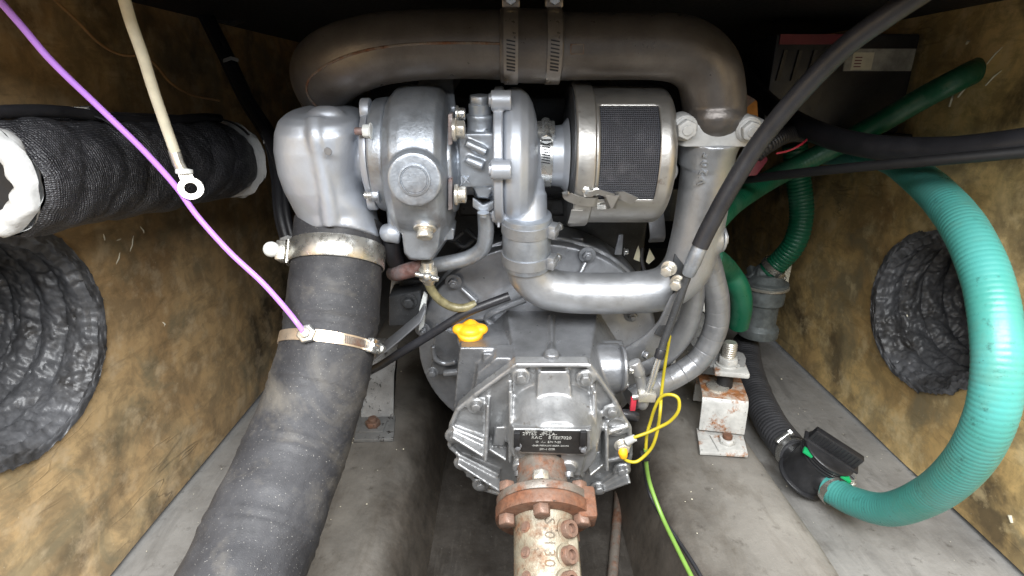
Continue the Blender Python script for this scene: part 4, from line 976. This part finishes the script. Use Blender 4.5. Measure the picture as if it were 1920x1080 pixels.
# ================================================================ GREEN HOSES, VALVE, STRAINER
gp = [P(1540, 292, 1.30), P(1600, 286, 1.06), P(1668, 298, .86), P(1728, 338, .74), P(1782, 392, .66), P(1820, 450, .61), P(1852, 530, .575), P(1868, 620, .555), P(1870, 710, .55), P(1852, 795, .565), P(1808, 872, .61), P(1742, 928, .68), P(1665, 955, .76), P(1600, 940, .825), P(1556, 916, .866)]
ribbed('suction_hose', gp, .0222, 'green_hose', 'large turquoise green ribbed hose curving in the right foreground', 'hose', .0062, .0006, .0011, 40, power=.6)
bh_, bhp = ribbed('bilge_hose', [P(1398, 640, 1.34), P(1404, 690, 1.24), P(1420, 740, 1.14), P(1446, 795, 1.045), P(1478, 838, .975), P(1495, 858, .945)], .029, 'corrugated_grey', 'black corrugated hose lying on the floor beside the white engine mount', 'hose', .009, .002, .0015, 32, power=.8)
yv = thing('diverter_valve', 'black plastic valve with ribbed handle joining black and green hoses', 'valve', atz(1530, 900, .01))
vc = P(1524, 876, .905); hz = V((0, 0, 1))
din = (P(1490, 852, .95)-vc).normalized(); dout = (P(1560, 916, .865)-vc).normalized()
du_ = (P(1552, 852, .855)-vc); 
mb = MB(); mb.tube([vc+din*.045, vc+din*.018, vc, vc+dout*.018, vc+dout*.040], [.026, .027, .034, .026, .0205], 32)
hx_ = (P(1590, 895, .88)-P(1510, 842, .90)).normalized()
bodyax = (hz*.8+(CAM-vc).normalized()*.1-hx_*.0).normalized(); bodyax = (bodyax-hx_*bodyax.dot(hx_)).normalized(); hy_ = bodyax.cross(hx_)
mb.lathe(vc-bodyax*.030, bodyax, [(0, .036), (.004, .037), (.05, .037), (.056, .036)], 40)
mb.cast('body', 'black_plastic', yv, .0018, 3)
MB().lathe(vc-bodyax*.034, bodyax, [(0, .030), (.002, .042), (.006, .042), (.008, .036)], 40).build('base_ring', 'black_plastic', yv, .0008)
for z_ in (.027, .032, .037): MB().lathe(vc+bodyax*z_, bodyax, [(0, .036), (.0005, .0405), (.003, .0405), (.0035, .036)], 48).build('cover_ring', 'black_plastic', yv)
mb = MB(); hb = vc+bodyax*.041
mb.lathe(hb, bodyax, [(0, .042), (.003, .043), (.005, .040)], 48); mb.box(hb+bodyax*.016, hx_*.040, hy_*.007, bodyax*.013); mb.box(hb+bodyax*.005, hx_*.046, hy_*.012, bodyax*.002)
HD = mb.build('handle', 'black_plastic', yv, .0015)
for i in range(13): MB().box(hb+bodyax*.016+hx_*(-.034+.0057*i)-hy_*.0072, hx_*.0013, hy_*.0012, bodyax*.011).build('grip_rib', 'black_plastic', HD, .0004)
for s_ in (-1, 1): MB().box(vc+bodyax*.0385+hx_*s_*.032-hy_*.027, hx_*.008, hy_*.006, bodyax*.0026).build('green_marker', 'green_mark', yv, .001)
clamp(vc+din*.052, din, .0285, .012, (hz*.5-hx_*.7-V((0, 1, 0))*.3), 'steel clamp holding the black corrugated hose on the plastic valve', 'steel', hs=1.3)
clamp(vc+dout*.052, dout, .0238, .012, (hz*.35+ER*.6+V((0, 1, 0))*.5), 'steel clamp holding the large green hose on the plastic valve', 'clamp_steel', hs=1.1)
# green hoses in the dark corner
ribbed('water_hose', [A(1335, 415, .26), P(1375, 380, .86), P(1430, 345, .95), P(1480, 318, .99), P(1560, 278, .97), P(1640, 236, .92), P(1730, 184, .87), P(1795, 150, .83), atx(1850, 122, .75)], .0180, 'green_dark', 'green hose rising to the right behind the thick black cable', 'hose', .007, .0006, .0018, 28, power=.6)
ribbed('water_hose', [P(1490, 270, 1.10), P(1496, 330, 1.12), P(1503, 400, 1.14), P(1490, 455, 1.16), P(1460, 492, 1.2), P(1440, 508, 1.22)], .0225, 'green_dark', 'dark green ribbed hose dropping to the bronze strainer', 'hose', .008, .0022, .0016, 28, power=.7)
ribbed('water_hose', [A(1330, 480, .27), P(1362, 505, .88), P(1385, 540, .90), P(1390, 575, .92), P(1384, 610, .95)], .018, 'green_dark', 'short green hose looping behind the grey coolant hose', 'hose')
st = thing('sea_strainer', 'corroded bronze strainer with hose tail standing near the right side panel', 'strainer', P(1420, 612, 1.26))
sb = P(1422, 612, 1.26); 
MB().lathe(sb, V((0, 0, 1)), [(-.02, .045), (0, .045), (.01, .036), (.06, .036), (.063, .044), (.085, .045), (.10, .040), (.105, .048), (.112, .049), (.115, .04), (.13, .03)], 32).build('bowl', 'bronze', st, .001)
t0, t1 = P(1412, 528, 1.25), P(1443, 505, 1.22)
MB().tube([sb+V((0, 0, .12)), t0, t1], [.032, .030, .024], 24).build('hose_tail', 'bronze', st, .002)
MB().lathe(t0.lerp(t1, .2), t1-t0, [(0, .034), (.012, .034), (.014, .030)], 6).build('hex_collar', 'bronze', st, .001)
MB().lathe(sb+V((0, 0, .1)), V((0, 0, 1)), [(0, .050), (.004, .051), (.006, .049)], 32).build('retaining_ring', 'zinc', st)
clamp(P(1450, 499, 1.21), (P(1470, 482, 1.19)-P(1440, 508, 1.22)), .0262, .014, (V((.3, -.9, -.2))), 'steel clamp on the dark green hose above the bronze strainer', 'clamp_steel')
wb = thing('wooden_block', 'pale wooden offcut leaning on the right side panel behind the strainer', 'block', P(1475, 535, 1.30))
mb = MB(); mb.prism([P(1478, 492, 1.30), P(1487, 486, 1.30), P(1478, 532, 1.30), P(1466, 528, 1.30)], V((.01, .03, 0))); mb.build('offcut', 'cream', wb, .001)
mb = MB(); mb.tube(spline([P(1472, 536, 1.29), P(1460, 550, 1.29), P(1455, 558, 1.29), P(1440, 568, 1.28)], 5), .004, 8); mb.build('splinter', 'cream', wb)

# ================================================================ CABLES AND WIRES
def cable(name, pts, r, mt, label, cat='cable', n=10, seg=14, flat=1.0):
    mb = MB(); mb.tube(spline(pts, n), r, seg, flat=flat); return tag(mb.build(name, mt), label, cat)
cable('thick_cable', [P(1380, 120, 1.05), P(1430, 185, .95), P(1490, 228, .85), P(1560, 258, .78), P(1650, 277, .72), P(1760, 282, .66), P(1860, 275, .61), P(1960, 262, .57)], .0165, 'cable_black', 'thick black cable sweeping across the right side above the duct')
cable('thin_cable', [P(1340, 345, .90), P(1450, 330, .80), P(1600, 314, .70), P(1760, 300, .62), P(1960, 282, .55)], .0065, 'black', 'thin black cable below the thick black cable at the right', seg=12)
cable('purple_wire', [P(-15, -15, .43), P(40, 48, .45), P(100, 118, .47), P(190, 205, .50), P(270, 283, .525), P(330, 350, .545), P(370, 405, .558), P(430, 472, .57), P(490, 528, .58), P(530, 572, .588), P(556, 604, .594), SN], .0030, 'purple', 'bright purple wire running from the top left to the hose clamp', 'wire', seg=12)
gw = thing('ground_lead', 'cream ground cable hanging at the upper left with a steel ring terminal', 'cable', P(358, 370, .55))
MB().tube(spline([P(228, -20, .46), P(245, 40, .475), P(268, 105, .49), P(288, 170, .51), P(312, 240, .53), P(328, 285, .54)], 8), .0050, 14).build('cable', 'cream', gw)
MB().tube([P(326, 280, .54), P(334, 306, .545), P(343, 322, .547)], .0056, 14).build('crimp_sleeve', 'zinc', gw, .0008)
MB().lathe(P(345, 318, .547), (P(345, 330, .547)-P(345, 318, .547)).normalized()+V((0, .2, 0)), [(-.001, .004), (0, .008), (.004, .008), (.005, .004)], 14).build('crimp_collar', 'white_cap', gw)
rc = P(358, 354, .55); nn = (CAM-rc).normalized()+V((0, 0, .35)); nn.normalize()
MB().lathe(rc, nn, [(0, .0060), (0, .0118), (.002, .0118), (.002, .0060), (0, .0060)], 32, caps=False).build('ring', 'zinc', gw)
dd = (P(346, 324, .547)-rc); MB().ribbon([rc+dd*.40, rc+dd*1.05], nn.cross(dd), .012, .002).build('tongue', 'zinc', gw)
cable('tan_wire', [P(85, -15, .62), P(140, 35, .66), P(185, 80, .70), P(225, 102, .73), P(265, 106, .75), P(290, 120, .77), P(320, 155, .80), P(360, 178, .83), P(412, 189, .86)], .0019, 'tan_wire', 'thin tan wire drooping behind the cream ground cable', 'wire', seg=8)
lm = thing('wiring_loom', 'bundle of black cables with pale ties dropping left of the exhaust elbow', 'cable bundle', P(540, 490, .82))
for k_, (dx, dy, r) in enumerate(((14, 0, .0085), (25, 4, .006), (6, 2, .0050))):
    MB().tube(spline([P(345+dx, -20, .95), P(400+dx, 90, .93), P(448+dx, 190, .90), P(492+dx, 262, .86), P(507+dx, 330, .84), P(513+dx, 400, .82), P(527+dx, 455, .82), P(548+dx, 500, .83)], 8), r, 12).build('cable', 'cable_black', lm)
MB().tube(spline([P(500, 250, .84), P(521, 300, .80), P(545, 352, .78), P(575, 398, .79), P(600, 430, .80)], 8), .0078, 14).build('branch_hose', 'cable_black', lm)
for u, v, d_ in ((433, 112, .915), (508, 264, .845), (540, 448, .81)):
    MB().ribbon([P(u-14, v+2, d_), P(u, v-3, d_-.01), P(u+14, v+1, d_)], (P(u, v+9, d_)-P(u, v, d_)), .006, .002).build('cable_tie', 'grey_tape', lm, .0005)
# green/yellow bonding wires at the gearbox
ew = thing('bonding_wire', 'green and yellow bonding wires looped at the right of the gearbox', 'wire', A(1170, 860, .09))
t1_ = A(1168, 838, .085)
MB().tube(spline([t1_, A(1168, 855, .080), A(1176, 864, .078), A(1192, 866, .078), A(1206, 857, .08), A(1220, 842, .082), A(1228, 825, .084), A(1234, 800, .088), A(1238, 770, .09), A(1240, 740, .11), A(1246, 690, .16), A(1256, 630, .21)], 6), .0021, 12).build('yellow_lead', 'lime', ew)
MB().tube(spline([A(1176, 826, .088), A(1190, 820, .086), A(1212, 812, .086), A(1232, 803, .086), A(1256, 790, .085), A(1272, 770, .085), A(1272, 748, .09), A(1258, 740, .095), A(1240, 744, .10), A(1228, 765, .10), A(1220, 790, .10), A(1213, 815, .095), A(1211, 842, .09)], 6), .0021, 12).build('looped_lead', 'lime', ew)
MB().tube(spline([A(1211, 842, .09), A(1211, 862, .088), atz(1218, 905, .16), atz(1240, 965, .13), atz(1266, 1020, .125), atz(1296, 1080, .125), atz(1316, 1120, .125)], 6), .0028, 12).build('green_lead', 'green_wire', ew)
MB().tube(spline([A(1206, 850, .095), A(1208, 872, .10), atz(1216, 920, .14), atz(1238, 965, .125), atz(1268, 1008, .122), atz(1302, 1060, .122), atz(1330, 1110, .122)], 6), .0024, 12).build('black_lead', 'cable_black', ew)
MB().tube([t1_-EU*.002, A(1168, 850, .081), A(1169, 857, .080)], [.0058, .006, .005], 14).build('yellow_boot', 'yellow_cap', ew, .0008)
MB().tube([A(1176, 828, .088), A(1190, 821, .086)], [.0055, .0045], 14).build('crimp', 'grey_tape', ew)
bolt(ew, A(1167, 834, .092), -EA, .015, .008, 'zinc', .011, .002)
MB().box(A(1209, 855, .086), ER*.006, EU*.005, EA*.005).build('cable_tie', 'black', ew, .001)

# ================================================================ WRAPPED PIPE AT THE UPPER LEFT
ip = thing('wrapped_pipe', 'pipe lagged in black woven wrap with white fibre ends at the upper left', 'pipe', P(150, 420, .6))
pa, pb = P(-16, 338, .50), P(428, 300, .86); L = (pb-pa).length; dx_ = (pb-pa).normalized(); n_ = 150; rings = []
xx = V((0, 0, 1)); xx = (xx-dx_*xx.dot(dx_)).normalized(); yy = dx_.cross(xx); NS = 90
for i in range(n_+1):
    s_ = L*i/n_; ring = []
    for j in range(NS):
        a = 2*math.pi*j/NS; r_ = .0575
        if s_ < .012: r_ -= .006*(1-s_/.012)**2
        if s_ > L-.03: r_ -= .007*((s_-L+.03)/.03)
        r_ += noise.noise(V((math.cos(a)*1.6+s_*9, math.sin(a)*1.6, s_*14)))*.0045
        r_ += -.0022*abs(math.sin((s_*60+a*1.3)))**8 + noise.noise(V((math.cos(a)*5, math.sin(a)*5, s_*40)))*.0016
        r_ -= .004*math.exp(-((s_-.135-.01*math.cos(a))/.006)**2)
        ring.append(pa+dx_*s_+(xx*math.cos(a)+yy*math.sin(a))*r_)
    rings.append(ring)
MB().loft(rings, caps=False).build('woven_wrap', 'wrap_black', ip, angle=80)
def fuzz_ring(o_, sgn, ro, ri, th):
    mb = MB(); rings = []
    for k_ in range(13):
        f = k_/12*2*math.pi; ring = []
        for j in range(72):
            a = 2*math.pi*j/72; rm = (ro+ri)/2; w_ = (ro-ri)/2
            q = rm+w_*math.cos(f)+noise.noise(V((math.cos(a)*3, math.sin(a)*3, f)))*.005+noise.noise(V((math.cos(a)*9, math.sin(a)*9, f*3)))*.0009; z_ = th*math.sin(f)+noise.noise(V((math.cos(a)*3+9, math.sin(a)*3, f)))*.004
            ring.append(o_+dx_*sgn*z_+(xx*math.cos(a)+yy*math.sin(a))*q)
        rings.append(ring)
    mb.loft(rings, caps=False); return mb
fuzz_ring(pa-dx_*.004, -1, .0515, .028, .012).build('fibre_end', 'fibre_white', ip, angle=80)
fuzz_ring(pb+dx_*.003, 1, .0605, .042, .006).build('fibre_end', 'fibre_white', ip, angle=80)
MB().lathe(pa+dx_*.004, dx_, [(0, .0), (0, .030), (L, .030), (L, 0)], 40, caps=False).build('inner_pipe', 'black', ip)
tl = [pa+dx_*(L*f)+xx*(.060+.004*math.sin(f*9))+yy*.012 for f in [i/14 for i in range(14)]]
MB().tube(spline(tl, 4), .0062, 12).build('cable', 'cable_black', ip)
tl = [pa+dx_*(L*f)+xx*(.058)-yy*(.018+.004*math.sin(f*7)) for f in [i/14*.8 for i in range(15)]]
MB().tube(spline(tl, 4), .009, 12).build('rolled_edge', 'wrap_black', ip)
for s_ in (.115, .36):
    q = pa+dx_*s_; MB().ribbon(arc(q, dx_, xx, .0628, -1.9, .9, 30), dx_, .0058, .0016).build('cable_tie', 'black_plastic' if s_ > .2 else 'rod_sheath', ip)
q = pa+dx_*.115; MB().box(q+xx*.066+yy*.01, dx_*.006, yy*.006, xx*.005).build('tie_head', 'black_plastic', ip, .001)
q = pa+dx_*.10+xx*.068; MB().box(q, dx_*.012, yy*.014, xx*.0012).build('tie_tag', 'white_cap', ip, .0005)

# ================================================================ IN THE DARK BEHIND
bt = thing('battery', 'dark battery box with red stripe and worn pale label in the shadows at the right', 'battery', P(1555, 250, 1.02))
p0 = P(1428, 250, .98); p1 = P(1684, 250, .98); bw = (p1-p0).length; bcn = (p0+p1)/2
MB().box(bcn+V((0, .08, .083)), V((bw/2, 0, 0)), V((0, .08, 0)), V((0, 0, .083))).build('case', 'black_plastic', bt, .005)
MB().box(bcn+V((-.062, -.001, .157)), V((.058, 0, 0)), V((0, .002, 0)), V((0, 0, .008))).build('red_stripe', 'red_dull', bt)
MB().box(bcn+V((.060, -.001, .124)), V((.060, 0, 0)), V((0, .002, 0)), V((0, 0, .018))).build('label', 'label_grey', bt)
MB().box(bcn+V((.030, -.0035, .122)), V((.018, 0, 0)), V((0, .001, 0)), V((0, 0, .014))).build('label_patch', 'cream', bt)
for i in range(4): MB().box(bcn+V((.022, -.0048, .113+.005*i)), V((.006, 0, 0)), V((0, .0003, 0)), V((0, 0, .0008))).build('print_line', 'red_dull', bt)
for i in range(3): MB().box(bcn+V((-.11+.026*i, -.002, .115)), V((.003, 0, .0)), V((0, .003, 0)), V((.003, 0, .025))).build('case_rib', 'black_plastic', bt)
db = thing('deck_bracket', 'dark metal bracket hanging under the deck at the upper left', 'bracket', P(425, 30, 1.0))
MB().prism([P(378, -30, 1.0), P(470, -30, 1.0), P(458, 34, 1.0), P(425, 46, 1.0), P(392, 34, 1.0)], V((0, .03, 0))).build('plate', 'dark_iron', db, .003)
bolt(db, P(425, 18, .998), V((0, -1, 0)), .016, .008, 'steel', .012, .002)
bs_ = thing('battery_shelf', 'dark shelf carrying the battery against the right side', 'shelf', P(1560, 262, 1.35))
MB().box(bcn+V((.006, .09, -.0075)), V((bw/2+.008, 0, 0)), V((0, .11, 0)), V((0, 0, .007))).build('board', 'black', bs_, .002)
rbx = thing('relay_box', 'amber and brown angular box behind the right pipe flange', 'box', P(1390, 215, .80))
MB().prism([P(1372, 160, .80), P(1420, 190, .80), P(1422, 220, .80), P(1368, 220, .80)], V((0, .03, 0))).build('case', 'amber', rbx, .001)
MB().prism([P(1366, 158, .797), P(1417, 187, .797), P(1395, 206, .797), P(1366, 192, .797)], V((0, .002, 0))).build('brown_side', 'copper_end', rbx)
rt_ = thing('red_terminal_cover', 'dark red rubber terminal cover behind the control cable', 'terminal cover', P(1405, 330, .80))
MB().prism([P(1400, 290, .80), P(1432, 282, .80), P(1442, 300, .80), P(1420, 330, .80), P(1388, 332, .80)], V((0, .03, 0))).build('cover', 'red_dull', rt_, .003)
ribbed('corrugated_sleeve', [P(1415, 292, .80), P(1440, 272, .80), P(1470, 255, .82), P(1500, 246, .86)], .011, 'black_plastic', 'black corrugated cable sleeve above the red terminal cover', 'cable sleeve', .006, .0018, .001, 18)
cable('red_wire', [P(1455, 288, .79), P(1480, 282, .79), P(1500, 272, .79), P(1512, 262, .80)], .0016, 'red', 'short red wire near the red terminal cover', 'wire', seg=8)
print('TRIS', sum(len(p.vertices)-2 for o in bpy.data.objects if o.type == 'MESH' for p in o.data.polygons))
